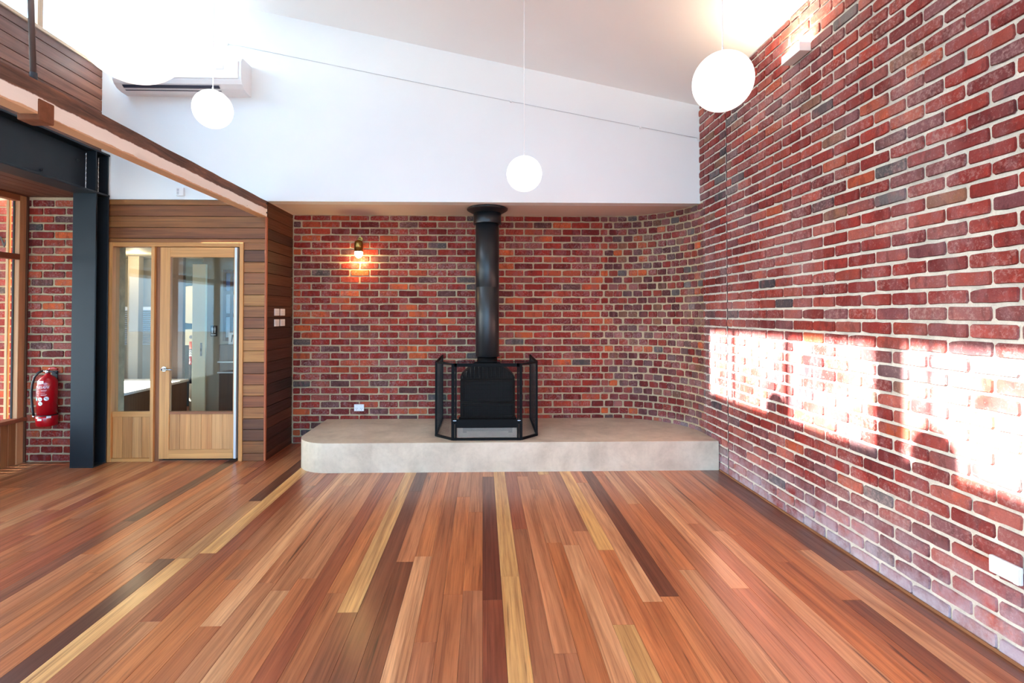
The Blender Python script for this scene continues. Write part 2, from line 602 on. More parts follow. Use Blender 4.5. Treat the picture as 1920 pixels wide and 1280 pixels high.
# ---- brick pieces
_bcache = {}
def brick_verts(w, h, i):
    r = random.Random(int(w * 1000) * 31 + i * 977)
    hw, hh = w / 2, h / 2
    c = 0.009
    n = 5 if w > 0.15 else 4
    pts = []
    j = lambda s=0.0032: r.uniform(-s, s)
    for k in range(n):
        t = -hw + c + (2 * hw - 2 * c) * k / (n - 1)
        pts.append((t + j(), -hh + abs(j(0.0042))))
    for zz in (-hh + c + 0.004, hh - c - 0.004): pts.append((hw - abs(j(0.0042)), zz + j()))
    for k in range(n):
        t = hw - c - (2 * hw - 2 * c) * k / (n - 1)
        pts.append((t + j(), hh - abs(j(0.0042))))
    for zz in (hh - c - 0.004, -hh + c + 0.004): pts.append((-hw + abs(j(0.0042)), zz + j()))
    if r.random() < 0.3:            # knocked corner
        k = r.choice([0, n - 1, n + 2, 2 * n + 1])
        x, z = pts[k]
        pts[k] = (x * 0.93, z * 0.8)
    m = len(pts)
    vv = [(x, 0.0, z) for x, z in pts]
    vv += [(x * (1 - 0.0035 / hw), -0.010, z * (1 - 0.0035 / hh)) for x, z in pts]
    ff = [(a, (a + 1) % m, m + (a + 1) % m, m + a) for a in range(m)]
    ff.append(tuple(range(m, 2 * m)))
    return vv, ff
def brick_mesh(w, h, i):
    key = (round(w, 2), round(h, 3), i)
    if key not in _bcache:
        vv, ff = brick_verts(key[0], key[1], i)
        me = bpy.data.meshes.new('brick')
        me.from_pydata(vv, [], ff)
        me.materials.append(M['brick'])
        _bcache[key] = me
    return _bcache[key]

REDS = [((158, 58, 48), 10), ((148, 50, 44), 12), ((136, 44, 40), 9), ((166, 72, 60), 8), ((124, 42, 42), 6), ((176, 92, 80), 5),
        ((190, 88, 58), 3), ((154, 84, 80), 6), ((128, 70, 74), 5), ((110, 78, 82), 2.5), ((104, 100, 102), 1.4), ((140, 98, 80), 2), ((80, 72, 78), 1.6)]
REDS_BACK = [((166, 52, 36), 12), ((152, 42, 32), 12), ((138, 38, 30), 8), ((178, 66, 44), 9), ((122, 36, 32), 5), ((194, 84, 52), 5),
             ((214, 98, 50), 4), ((160, 80, 68), 4), ((112, 66, 62), 2.0), ((92, 84, 82), 1.0)]
HEADS = [((146, 48, 40), 9), ((130, 42, 38), 8), ((122, 68, 68), 6), ((160, 66, 48), 5), ((114, 82, 80), 4), ((134, 90, 70), 4), ((106, 100, 98), 2),
         ((204, 98, 52), 2.2), ((102, 46, 46), 4), ((160, 98, 92), 3)]
def pick(pal, r):
    t = r.uniform(0, sum(w for _, w in pal))
    for c, w in pal:
        t -= w
        if t <= 0: break
    f = r.uniform(0.86, 1.16) * (0.72 if pal in (REDS, REDS_BACK, HEADS) else 1.0)
    return tuple(min(1.0, v * f) for v in lin(c))

def courses(a0, a1, k, phase_even, phase_odd, module=BL, joint=0.0135, r=rng):
    ph = phase_even if k % 2 == 0 else phase_odd
    s = ph - math.ceil((ph - a0) / module) * module
    out = []
    while s < a1:
        lo, hi = max(s, a0), min(s + module, a1)
        if hi - lo > 0.04:
            out.append(((lo + hi) / 2 + r.uniform(-0.003, 0.003), hi - lo - joint))
        s += module
    return out

def lay(parent, items, limit=300, name='brick'):
    """items: (pos, rotz, w, h, rgb); the ones that show largest become objects, the rest one joined part"""
    scored = []
    for it in items:
        p, rz, w, h, c = it
        nrm = (math.sin(rz), -math.cos(rz), 0)
        scored.append((shown_size(p, w, h, nrm), it))
    scored.sort(key=lambda s: -s[0])
    single = [it for s, it in scored[:limit] if s > 0]
    rest = [it for s, it in scored[limit:]] + [it for s, it in scored[:limit] if s <= 0]
    for i, (p, rz, w, h, c) in enumerate(single):
        me = brick_mesh(w, h, i % 9)
        link_mesh(name, me, None, parent, p, (rng.uniform(-0.006, 0.006), rng.uniform(-0.006, 0.006), rz), color=c)
    if rest:
        V, Fc, cols = [], [], []
        for i, (p, rz, w, h, c) in enumerate(rest):
            vv, ff = brick_verts(round(w, 2), round(h, 3), i % 9)
            b = len(V)
            cs, sn = math.cos(rz), math.sin(rz)
            for x, y, z in vv:
                V.append((p[0] + x * cs - y * sn, p[1] + x * sn + y * cs, p[2] + z))
                cols.extend((c[0], c[1], c[2], 1.0))
            Fc += [tuple(q + b for q in f) for f in ff]
        me = bpy.data.meshes.new('brickwork')
        me.from_pydata(V, [], Fc)
        at = me.attributes.new('tint', 'FLOAT_COLOR', 'POINT')
        at.data.foreach_set('color', cols)
        o = link_mesh('brickwork', me, M['brick_joined'], parent)
        o['kind'] = 'stuff'

# ---- back brick wall
wall_back = box('wall_back', -2.45, XC, YB + 0.002, YB + 0.20, 0, ZS, M['mortar'])
tag(wall_back, kind='structure')
items = []
r1 = random.Random(11)
for k in range(33):
    z0 = k * COURSE
    h = min(COURSE, ZS - z0) - 0.0125
    if h < 0.02: continue
    for c, w in courses(-2.345, XC - (0.06 if k % 2 else 0.0), k, -2.124, -2.006, r=r1):
        items.append(((c, YB + r1.uniform(-0.002, 0.003), z0 + 0.005 + h / 2), 0.0, w, h, pick(REDS_BACK, r1)))
items = [it for it in items if not (it[0][2] < 0.25 and it[0][0] > -1.85)]
lay(wall_back, items)

# ---- curved brick corner
cb = B()
arc_pts = [(XC + (ARC + 0.002) * math.sin(PI / 2 * t / 24), YC + (ARC + 0.002) * math.cos(PI / 2 * t / 24)) for t in range(25)]
poly = arc_pts + [(XR + 0.2, YC), (XR + 0.2, YB + 0.2), (XC, YB + 0.2)]
cb.prism(poly, 0, ZS)
wall_corner = cb.build('wall_corner', M['mortar'])
tag(wall_corner, kind='structure')
items = []
r1 = random.Random(12)
nh = 11
for k in range(33):
    z0 = k * COURSE
    h = min(COURSE, ZS - z0) - 0.0125
    if h < 0.02 or z0 + h < 0.27: continue
    for i in range(nh + (1 if k % 2 else 0)):
        step = (PI / 2) / nh
        lo = (i - (0.5 if k % 2 else 0.0)) * step
        hi = lo + step
        a = (lo + hi) / 2 + r1.uniform(-0.01, 0.01)
        rr = ARC + r1.uniform(-0.003, 0.002)
        items.append(((XC + rr * math.sin(a), YC + rr * math.cos(a), z0 + 0.005 + h / 2), -a, (hi - lo) * ARC - 0.013, h, pick(HEADS, r1)))
lay(wall_corner, items)

# ---- right brick wall
rb = B()
rb.box(XR + 0.002, XR + 0.2, -4.2, YC, 0, ceil_z(XR) + 0.02)
rb.box(XR + 0.002, XR + 0.2, YC, YW + 0.16, ZS, ceil_z(XR) + 0.02)
wall_right = rb.build('wall_right', M['mortar_pale'])
tag(wall_right, kind='structure')
YJ = 4.975                          # control joint
items = []
r1 = random.Random(13)
top_r = ceil_z(XR)
for k in range(46):
    z0 = k * COURSE
    h = min(COURSE, top_r - z0) - 0.0130
    if h < 0.02: continue
    yend = (YC - (0.06 if k % 2 else 0.0)) if z0 < ZS else YW
    for a0, a1 in ((-0.9, YJ - 0.004), (YJ + 0.004, yend)):
        for c, w in courses(a0, a1, k, 4.509, 4.389, r=r1):
            items.append(((XR + r1.uniform(-0.002, 0.003), c, z0 + 0.005 + h / 2), -PI / 2, w, h, pick(REDS, r1)))
lay(wall_right, items)
box('control_joint', XR - 0.004, XR + 0.01, YJ - 0.004, YJ + 0.004, 0.0, top_r, M['ink'], wall_right)

# ---- brick pier behind the steel column, running on outside past the window
YL = 5.63
wall_left = box('wall_left', -6.9, -4.02, YL + 0.002, YL + 0.2, -0.1, 2.86, M['mortar'])
tag(wall_left, kind='structure')
items = []
r1 = random.Random(14)
for k in range(34):
    z0 = k * COURSE
    h = min(COURSE, 2.86 - z0) - 0.0125
    if h < 0.02: continue
    for a0, a1 in ((-6.9, -4.07),):
        for c, w in courses(a0, a1, k, -4.64, -4.52, r=r1):
            items.append(((c, YL + r1.uniform(-0.002, 0.003), z0 + 0.005 + h / 2), 0.0, w, h, pick(REDS_BACK, r1)))
lay(wall_left, items)
vv, ff = text_verts('W', 0.17)
lb = B()
for f in ff:
    lb.extrude([(vv[i][0] - 5.20, YL - 0.018, vv[i][1] + 2.36) for i in f], (0, 0.006, 0))
lb.build('wall_letter', M['ink'], wall_left)

# ---- upper white wall, soffit, ceiling
wb_ = B()
zl, zr = ceil_z(XCLER), ceil_z(XR)
wb_.extrude([(XCLER - 0.02, YW, ZS + 0.012), (-2.37, YW, ZS + 0.012), (-2.37, YW, ZS), (XR + 0.1, YW, ZS), (XR + 0.1, YW, zr + 0.03), (XCLER - 0.02, YW, zl + 0.03)], (0, 0.15, 0))
white_wall = wb_.build('wall_upper', M['white'])
tag(white_wall, kind='structure')
sb = B()
sb.box(-2.36, XR + 0.1, YW + 0.151, YB + 0.2, ZS, ZS + 0.08)
soffit = sb.build('ceiling_recess', M['soffit'])
tag(soffit, kind='structure')
cb = B()
cb.extrude([(XR + 0.2, -4.3, ceil_z(XR + 0.2)), (XCLER - 0.25, -4.3, ceil_z(XCLER - 0.25)), (XCLER - 0.25, -4.3, ceil_z(XCLER - 0.25) + 0.2), (XR + 0.2, -4.3, ceil_z(XR + 0.2) + 0.2)], (0, YW + 0.15 + 4.3, 0))
ceiling = cb.build('ceiling', M['ceiling'])
tag(ceiling, kind='structure')

# ---- floor boards
PITCHX = 0.1105
floor = box('floor', -5.05, XR + 0.1, -4.2, YB + 0.1, -0.06, -0.0145, M['subfloor'])
tag(floor, kind='structure')
TAN, ORG, RED, DRK, YEL, PAL, BRN = (194, 132, 90), (200, 126, 76), (164, 92, 60), (124, 80, 56), (222, 176, 112), (212, 158, 112), (174, 114, 78)
FPAL = [(TAN, 12), (ORG, 7), (BRN, 7), (RED, 2.5), (PAL, 6), (YEL, 0.7), ((182, 114, 72), 9)]
FIXED = {   # row: list of (y_near, y_far, colour), taken from the boards that stand out
    1: [(0.6, 3.1, YEL), (3.1, 6.3, YEL)],
    0: [(0.6, 2.85, (138, 74, 48)), (2.85, 5.0, (120, 62, 42)), (5.0, 6.3, TAN)],
    7: [(0.6, 3.43, ORG), (3.43, 6.3, (226, 178, 108))],
    9: [(0.6, 2.86, (196, 128, 80)), (2.86, 6.3, (120, 66, 42))],
    -7: [(0.6, 2.75, (150, 92, 62)), (2.75, 6.3, (220, 172, 110))],
    -6: [(0.6, 2.1, (222, 180, 120)), (2.1, 4.6, (116, 66, 44)), (4.6, 6.3, (104, 62, 46))],
    -5: [(0.6, 3.3, (126, 74, 48)), (3.3, 6.3, (196, 128, 84))],
    -17: [(0.6, 3.45, (178, 116, 80)), (3.45, 6.3, (222, 176, 114))],
    -18: [(0.6, 3.38, (222, 176, 116)), (3.38, 4.4, (196, 146, 98)), (4.4, 6.3, (104, 66, 48))],
    -19: [(0.6, 2.2, (150, 96, 68)), (2.2, 3.38, (98, 62, 48)), (3.38, 6.3, (176, 116, 78))],
    -25: [(0.6, 4.0, (134, 86, 64)), (4.0, 6.3, (108, 68, 52))],
    20: [(0.6, 3.12, (178, 112, 74)), (3.12, 6.3, (110, 66, 46))],
    18: [(0.6, 2.8, (142, 84, 56)), (2.8, 6.3, ORG)],
    21: [(0.6, 2.9, (124, 74, 50)), (2.9, 6.3, (120, 72, 50))],
}
r1 = random.Random(21)
def plank_piece(x0, x1, y0, y1, rgb, parent):
    bm = bmesh.new()
    g, t, b = 0.0004, -0.014, 0.0011
    a = [bm.verts.new(p) for p in ((x0 + g, y0 + g, t), (x1 - g, y0 + g, t), (x1 - g, y1 - g, t), (x0 + g, y1 - g, t))]
    m = [bm.verts.new(p) for p in ((x0 + g, y0 + g, -b), (x1 - g, y0 + g, -b), (x1 - g, y1 - g, -b), (x0 + g, y1 - g, -b))]
    u = [bm.verts.new(p) for p in ((x0 + g + b, y0 + g + b, 0), (x1 - g - b, y0 + g + b, 0), (x1 - g - b, y1 - g - b, 0), (x0 + g + b, y1 - g - b, 0))]
    for i in range(4):
        j = (i + 1) % 4
        bm.faces.new((a[i], a[j], m[j], m[i]))
        bm.faces.new((m[i], m[j], u[j], u[i]))
    bm.faces.new(u)
    o = Vector(((x0 + x1) / 2, (y0 + y1) / 2, 0))
    for v in bm.verts: v.co -= o
    me = bpy.data.meshes.new('plank')
    bm.to_mesh(me)
    bm.free()
    f = r1.uniform(0.9, 1.12)
    link_mesh('plank', me, M['floor_wood'], parent, o, color=tuple(min(1, c * f) for c in lin(rgb)))
for k in range(-45, 22):
    x0, x1 = k * PITCHX, min((k + 1) * PITCHX, XR - 0.004)
    if x1 - x0 < 0.03: continue
    yend = YL if x1 < -4.0 else (YW + 0.05 if x1 < -2.4 else YB)
    if k in FIXED:
        segs = [(a, min(b, yend), c) for a, b, c in FIXED[k]]
    else:
        segs, y = [], 0.6 - r1.uniform(0, 1.2)
        while y < yend:
            L = r1.choice([1.1, 1.5, 1.9, 2.4, 2.8, 3.3]) * r1.uniform(0.85, 1.15)
            e = yend if yend - (y + L) < 0.7 else y + L
            t, cc = r1.uniform(0, sum(w for _, w in FPAL)), TAN
            for cc, w in FPAL:
                t -= w
                if t <= 0: break
            segs.append((max(y, 0.6), e, cc))
            y = e
    for a, b, c in segs:
        if b - a > 0.05: plank_piece(x0, x1, a, b, c, floor)
box('floor_near', -5.0, XR, -4.2, 0.6, -0.0145, 0.0, M['floor_wood'], floor, color=lin(TAN))
box('trim_1', XR - 0.022, XR - 0.011, -4.0, 5.13, 0.0, 0.016, M['frame_y'], None, 0.002, color=lin((150, 100, 66)))['kind'] = 'structure'

# ---- timber clad wall round the door
BOARDS = [2.832, 2.772, 2.650, 2.528, 2.409, 2.285, 2.156, 2.039, 1.915, 1.798, 1.677, 1.553, 1.433, 1.309, 1.190, 1.065, 0.942, 0.823, 0.703, 0.580, 0.457, 0.339, 0.215, 0.085, 0.0]
wt = B()
wt.box(-4.2, -2.36, YW + 0.022, YW + 0.15, 2.37, ZS + 0.012)
wt.box(-2.60, -2.36, YW + 0.022, YW + 0.15, 0, 2.37)
wt.box(-4.2, -4.065, YW + 0.022, YW + 0.15, 0, 2.37)
wall_timber = wt.build('wall_entry', M['subfloor'])
tag(wall_timber, kind='structure')
WPAL = [((154, 102, 54), 6), ((132, 82, 44), 6), ((172, 118, 62), 4), ((112, 70, 42), 4), ((144, 86, 48), 5), ((182, 132, 72), 2)]
r1 = random.Random(31)
for i in range(len(BOARDS) - 1):
    z1, z0 = BOARDS[i], BOARDS[i + 1]
    x0 = -4.2 if z1 > 2.37 else -2.598
    if z0 < 2.37 < z1: z0_ = z0
    c = pick(WPAL, r1)
    if x0 < -4 and z0 < 2.37:
        b = B()
        b.box(-4.2, -2.372, YW, YW + 0.022, 2.364, z1 - 0.004, 0.002)
        b.build('cladding_board', M['wood_x'], wall_timber, c)
        box('cladding_board', -2.598, -2.372, YW, YW + 0.022, z0 + 0.001, 2.363, M['wood_x'], wall_timber, 0.001, color=c)
        continue
    box('cladding_board', x0, -2.372, YW, YW + 0.022, z0 + 0.001, z1 - 0.004, M['wood_x'], wall_timber, 0.002, color=c)
box('corner_bead', -2.372, -2.350, YW - 0.004, YW + 0.022, 0, 2.645, M['frame_z'], wall_timber, 0.003, color=lin((178, 96, 56)))
# return wall of dark boards
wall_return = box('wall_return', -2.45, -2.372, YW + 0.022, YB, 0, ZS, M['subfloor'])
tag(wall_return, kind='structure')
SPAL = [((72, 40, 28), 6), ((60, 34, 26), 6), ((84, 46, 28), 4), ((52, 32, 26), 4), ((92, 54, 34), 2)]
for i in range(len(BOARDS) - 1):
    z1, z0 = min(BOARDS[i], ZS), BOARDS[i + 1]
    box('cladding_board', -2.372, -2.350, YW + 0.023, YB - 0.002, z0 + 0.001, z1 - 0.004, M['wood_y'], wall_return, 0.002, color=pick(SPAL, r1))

# ---- high cladding and clerestory windows on the left
wall_high = box('wall_left_upper', XCLER - 0.14, XCLER - 0.025, -4.2, YW, 3.30, 4.22, M['subfloor'])
tag(wall_high, kind='structure')
zc = 4.235
HPAL = [((126, 84, 66), 5), ((142, 96, 76), 5), ((112, 74, 60), 4), ((156, 98, 70), 3)]
hb = [4.235, 4.148, 4.026, 3.904, 3.782, 3.660, 3.538, 3.416, 3.31]
for a, b in zip(hb[:-1], hb[1:]):
    box('cladding_board', XCLER - 0.025, XCLER, -4.2, YW - 0.002, b + 0.003, a - 0.003, M['wood_y'], wall_high, 0.002, color=pick(HPAL, r1))
cler = empty('window_1', (XCLER - 0.06, 0.7, 4.235))
tag(cler, kind='structure')
PALE = (200, 178, 152)
box('sill', XCLER - 0.12, XCLER + 0.012, -4.2, YW, 4.235, 4.268, M['frame_y'], cler, 0.003, color=lin(PALE))
box('head', XCLER - 0.12, XCLER, -4.2, YW, 4.975, zl + 0.02, M['white'], cler)
posts = [(5.50, YW), (4.815, 4.875), (3.955, 4.020), (2.86, 3.09), (1.95, 1.99), (0.9, 0.94), (-0.1, 0.1), (-1.1, -1.06), (-2.1, -2.06), (-3.1, -2.9), (-4.2, -4.1)]
for a, b in posts:
    box('mullion', XCLER - 0.085, XCLER - 0.02, a, b, 4.268, 4.975, M['frame_z'], cler, 0.002, color=lin((176, 150, 124)))
for (a, _), (_, b) in zip(posts[:4], posts[1:5]):
    box('pane', XCLER - 0.055, XCLER - 0.049, b, a, 4.268, 4.975, M['glass'], cler)

# ---- low windows along the left, timber soffit over them
wall_soffit = box('ceiling_left', -5.0, -4.14, -4.2, YL + 0.0, 2.875, 2.95, M['subfloor'])
tag(wall_soffit, kind='structure')
for i in range(7):
    x0 = -4.98 + i * 0.12
    box('soffit_board', x0, x0 + 0.116, -4.2, YL - 0.002, 2.853, 2.875, M['wood_y'], wall_soffit, 0.002, color=lin((104, 60, 42)))
ys = [5.62, 4.30, 2.98, 1.66, 0.34, -0.98, -2.30, -3.62]
TANF = (206, 150, 104)
for i in range(len(ys) - 1):
    y1, y0 = ys[i], ys[i + 1]
    w = empty('window_%d' % (i + 2), (XWIN, (y0 + y1) / 2, 0))
    tag(w, kind='structure')
    box('frame_post', XWIN - 0.075, XWIN, y1 - 0.095, y1, 0.0, 2.853, M['frame_z'], w, 0.003, color=lin(TANF))
    box('transom', XWIN - 0.075, XWIN + 0.012, y0, y1 - 0.095, 2.165, 2.225, M['frame_y'], w, 0.003, color=lin((128, 72, 46)))
    box('head_rail', XWIN - 0.075, XWIN + 0.004, y0, y1 - 0.095, 2.79, 2.853, M['frame_y'], w, 0.003, color=lin((160, 100, 66)))
    box('sill', XWIN - 0.09, XWIN + 0.03, y0, y1, 0.445, 0.485, M['frame_y'], w, 0.004, color=lin((140, 84, 58)))
    box('bead', XWIN - 0.115, XWIN - 0.085, y1 - 0.125, y1 - 0.095, 0.485, 2.853, M['frame_z'], w, 0.003, color=lin((226, 178, 128)))
    for z0, z1 in ((0.485, 2.165), (2.225, 2.79)):
        box('pane', XWIN - 0.060, XWIN - 0.054, y0, y1 - 0.095, z0, z1, M['glass'], w)
        box('gasket', XWIN - 0.066, XWIN - 0.048, y1 - 0.103, y1 - 0.0951, z0, z1, M['rubber'], w)
    nb = 14
    for j in range(nb):
        a, b = y0 + (y1 - 0.095 - y0) * j / nb, y0 + (y1 - 0.095 - y0) * (j + 1) / nb
        if i > 1 and j > 0: break
        if i > 1: b = y1 - 0.095
        box('panel_board', XWIN - 0.03, XWIN - 0.008, a + 0.0015, b - 0.0015, 0.0, 0.445, M['frame_z'], w, 0.002, color=pick([((158, 106, 66), 3), ((146, 94, 58), 3), ((172, 118, 76), 2)], r1))
box('corner_post', XWIN - 0.0, XWIN + 0.018, 5.60, 5.62, 0.0, 2.853, M['frame_z'], bpy.data.objects['window_2'], 0.002, color=lin((96, 58, 38)))

# ---- wall behind the camera with its wide glazed opening, added sun-blocking roof and ground outside
wf = B()
wf.box(-5.05, XR + 0.2, -4.36, -4.2, 3.2, 5.6)
wf.box(-5.05, -4.9, -4.36, -4.2, 0, 3.2)
wf.box(2.35, XR + 0.2, -4.36, -4.2, 0, 3.2)
tag(wf.build('wall_front', M['white']), kind='structure')
vr = B()
vr.extrude([(-5.0, -8, 2.96), (-9.6, -8, 2.62), (-9.6, -8, 2.72), (-5.0, -8, 3.06)], (0, 13.5, 0))
tag(vr.build('sun_blocking_roof', M['white']), kind='structure')  # unseen roof added to keep the sun out of the low windows
gb = B()
gb.box(-40, 30, -40, 40, -0.35, -0.07)
tag(gb.build('ground', M['paving']), kind='structure')

# ================================================================== HEARTH
hp = []
XH0, YH0, RH = -1.915, 5.15, 0.36
hp.append((XH0, YB - 0.014))
hp.append((XH0, YH0 + RH))
for t in range(1, 13):
    a = PI + (PI / 2) * t / 12
    hp.append((XH0 + RH + RH * math.cos(a), YH0 + RH + RH * math.sin(a)))
hp.append((XR - 0.016, YH0))
hp.append((XR - 0.016, YC))
for t in range(1, 24):
    a = PI / 2 - (PI / 2) * t / 24
    rr = ARC - 0.016
    hp.append((XC + rr * math.sin(a), YC + rr * math.cos(a)))
hp.append((XC, YB - 0.014))
hb_ = B()
hb_.prism(hp, 0.0, 0.295)
bmesh.ops.bevel(hb_.bm, geom=[e for e in hb_.bm.edges if all(v.co.z > 0.29 for v in e.verts) and min(v.co.y for v in e.verts) < 5.6 and max(v.co.y for v in e.verts) < YB - 0.02 and max(v.co.x for v in e.verts) < XR], offset=0.008, segments=2, affect='EDGES', clamp_overlap=True)
hearth = hb_.build('hearth', M['concrete'])
tag(hearth, 'low grey concrete hearth with a rounded end along the brick wall', 'hearth')

# ================================================================== WOOD HEATER, FLUE, GUARD
SX = 0.054
YF = 5.915
stove = empty('wood_heater', (SX, 5.75, 0.295))
tag(stove, 'black steel wood heater on the concrete hearth behind the fire guard', 'heater')
b = B()
b.box(SX - 0.27, SX + 0.27, 5.56, 6.02, 0.315, 0.45, 0.01)
for sx in (-1, 1):
    for yy in (5.58, 5.96):
        b.box(SX + sx * 0.25 - 0.02, SX + sx * 0.25 + 0.02, yy, yy + 0.04, 0.295, 0.33)
b.build('base', M['black_matt'], stove)
b = B()
b.box(SX - 0.297, SX + 0.297, 5.52, 6.06, 0.45, 0.88, 0.012, 2)
b.build('firebox', M['black'], stove)
# ribbed hood with stepped, rounded shoulders
steps = [(-0.297, 0.90), (-0.262, 0.935), (-0.224, 0.972), (-0.182, 1.005), (-0.14, 1.02), (0.14, 1.02), (0.182, 1.005), (0.224, 0.972), (0.262, 0.935), (0.297, 0.90)]
poly = [(SX - 0.297, 5.60, 0.878)] + [(SX + x, 5.60, z) for x, z in steps] + [(SX + 0.297, 5.60, 0.878)]
hood = B().extrude(poly, (0, 0.42, 0)).build('hood', M['black'], stove)
def hood_z(x):
    for (xa, za), (xb, zb) in zip(steps[:-1], steps[1:]):
        if xa <= x <= xb: return za + (zb - za) * (x - xa) / (xb - xa)
    return 0.9
for i in range(13):
    x = -0.27 + i * 0.045
    B().box(SX + x - 0.010, SX + x + 0.010, 5.578, 5.602, 0.882, hood_z(x) - 0.006, 0.004).build('rib', M['black'], hood)
door = B().box(SX - 0.275, SX + 0.275, 5.492, 5.522, 0.462, 0.868, 0.008, 2).build('fire_door', M['black'], stove)
box('glass', SX - 0.252, SX + 0.248, 5.482, 5.493, 0.672, 0.836, M['stove_glass'], door, 0.002)
box('glass', SX - 0.262, SX + 0.258, 5.482, 5.493, 0.505, 0.608, M['stove_glass'], door, 0.002)
B().tube([(SX - 0.28, 5.470, 0.642), (SX + 0.28, 5.470, 0.642)], 0.011, 10).build('bar', M['black'], door)
box('ledge', SX - 0.31, SX + 0.31, 5.47, 5.56, 0.462, 0.476, M['black'], stove, 0.003)
b = B()
b.lathe([(0.0, 1.012), (0.115, 1.012), (0.115, 1.096), (0.0, 1.096)], SX, YF, 32)
b.build('spigot', M['black'], stove)
flue = empty('flue_pipe', (SX, YF, 1.095))
tag(flue, 'tall black flue pipe rising from the heater to the recess ceiling', 'flue')
B().lathe([(0.0, 1.098), (0.130, 1.098), (0.136, 1.104), (0.136, 1.895), (0.1345, 1.897), (0.1345, 1.901), (0.136, 1.903), (0.136, 2.66), (0.0, 2.66)], SX, YF, 48).build('pipe', M['flue'], flue)
B().lathe([(0.137, 2.632), (0.160, 2.632), (0.162, 2.636), (0.162, 2.762), (0.137, 2.762)], SX, YF, 48, False).build('collar', M['flue'], flue)
B().lathe([(0.162, 2.755), (0.185, 2.765), (0.222, 2.786), (0.236, 2.796), (0.238, 2.802), (0.238, 2.812), (0.225, 2.8185), (0.0, 2.8185)], SX, YF, 56, False).build('ceiling_flange', M['flue'], flue)
B().cyl((SX + 0.155, 5.86, 1.02), (SX + 0.155, 5.86, 1.10), 0.004, n=8).cyl((SX + 0.155, 5.86, 1.10), (SX + 0.155, 5.86, 1.108), 0.016, n=12).build('damper_knob', M['brass'], stove)

guard = empty('fire_guard', (SX, 5.4, 0.295))
tag(guard, 'folding black fire guard of framed mesh panels standing round the heater', 'fire guard')
ZG0, ZG1 = 0.297, 1.083
gp = [(-0.497, 6.335), (-0.495, 5.425), (-0.305, 5.235), (0.393, 5.235), (0.578, 5.425), (0.590, 6.335)]
def bar(b, p0, p1, w=0.018):
    p0, p1 = Vector(p0), Vector(p1)
    d = (p1 - p0).normalized()
    q = d.to_track_quat('Z', 'Y').to_matrix()
    vsa, vsb = [], []
    for sx, sy in ((-1, -1), (1, -1), (1, 1), (-1, 1)):
        o = q @ Vector((sx * w / 2, sy * w / 2, 0))
        vsa.append(b.bm.verts.new(p0 + o)); vsb.append(b.bm.verts.new(p1 + o))
    for i in range(4):
        j = (i + 1) % 4
        b.bm.faces.new((vsa[i], vsa[j], vsb[j], vsb[i]))
    b.bm.faces.new(list(reversed(vsa))); b.bm.faces.new(vsb)
def mesh_panel(name, a, c, z0, z1, step, wire, parent, diag=False, mat='mesh'):
    """woven wire in the vertical plane a-c"""
    a, c = Vector((a[0], a[1], 0)), Vector((c[0], c[1], 0))
    L = (c - a).length
    d = (c - a) / L
    H = z1 - z0
    V, Fc = [], []
    def strip(u0, v0, u1, v1):
        p0, p1 = a + d * u0 + Vector((0, 0, z0 + v0)), a + d * u1 + Vector((0, 0, z0 + v1))
        t = (p1 - p0).normalized()
        nrm = Vector((-d.y, d.x, 0))
        s = t.cross(nrm) * wire / 2
        e = nrm * wire / 2
        bI = len(V)
        for p in (p0, p1):
            V.extend([tuple(p - s), tuple(p + e), tuple(p + s), tuple(p - e)])
        for i in range(4):
            j = (i + 1) % 4
            Fc.append((bI + i, bI + j, bI + 4 + j, bI + 4 + i))
    if not diag:
        n = int(L / step)
        for i in range(1, n): strip(L * i / n, 0, L * i / n, H)
        n = int(H / step)
        for i in range(1, n): strip(0, H * i / n, L, H * i / n)
    else:
        n = int((L + H) / step)
        for i in range(1, n):
            s0 = i * step
            u0, v0 = (s0, 0) if s0 <= L else (L, s0 - L)
            u1, v1 = (0, s0) if s0 <= H else (s0 - H, H)
            strip(u0, v0, u1, v1)
            strip(L - u0, v0, L - u1, v1)
    me = bpy.data.meshes.new(name)
    me.from_pydata(V, [], Fc)
    o = link_mesh(name, me, M[mat], parent)
    o['kind'] = 'stuff'
    return o
names = ['side_panel', 'wing_panel', 'front_panel', 'wing_panel', 'side_panel']
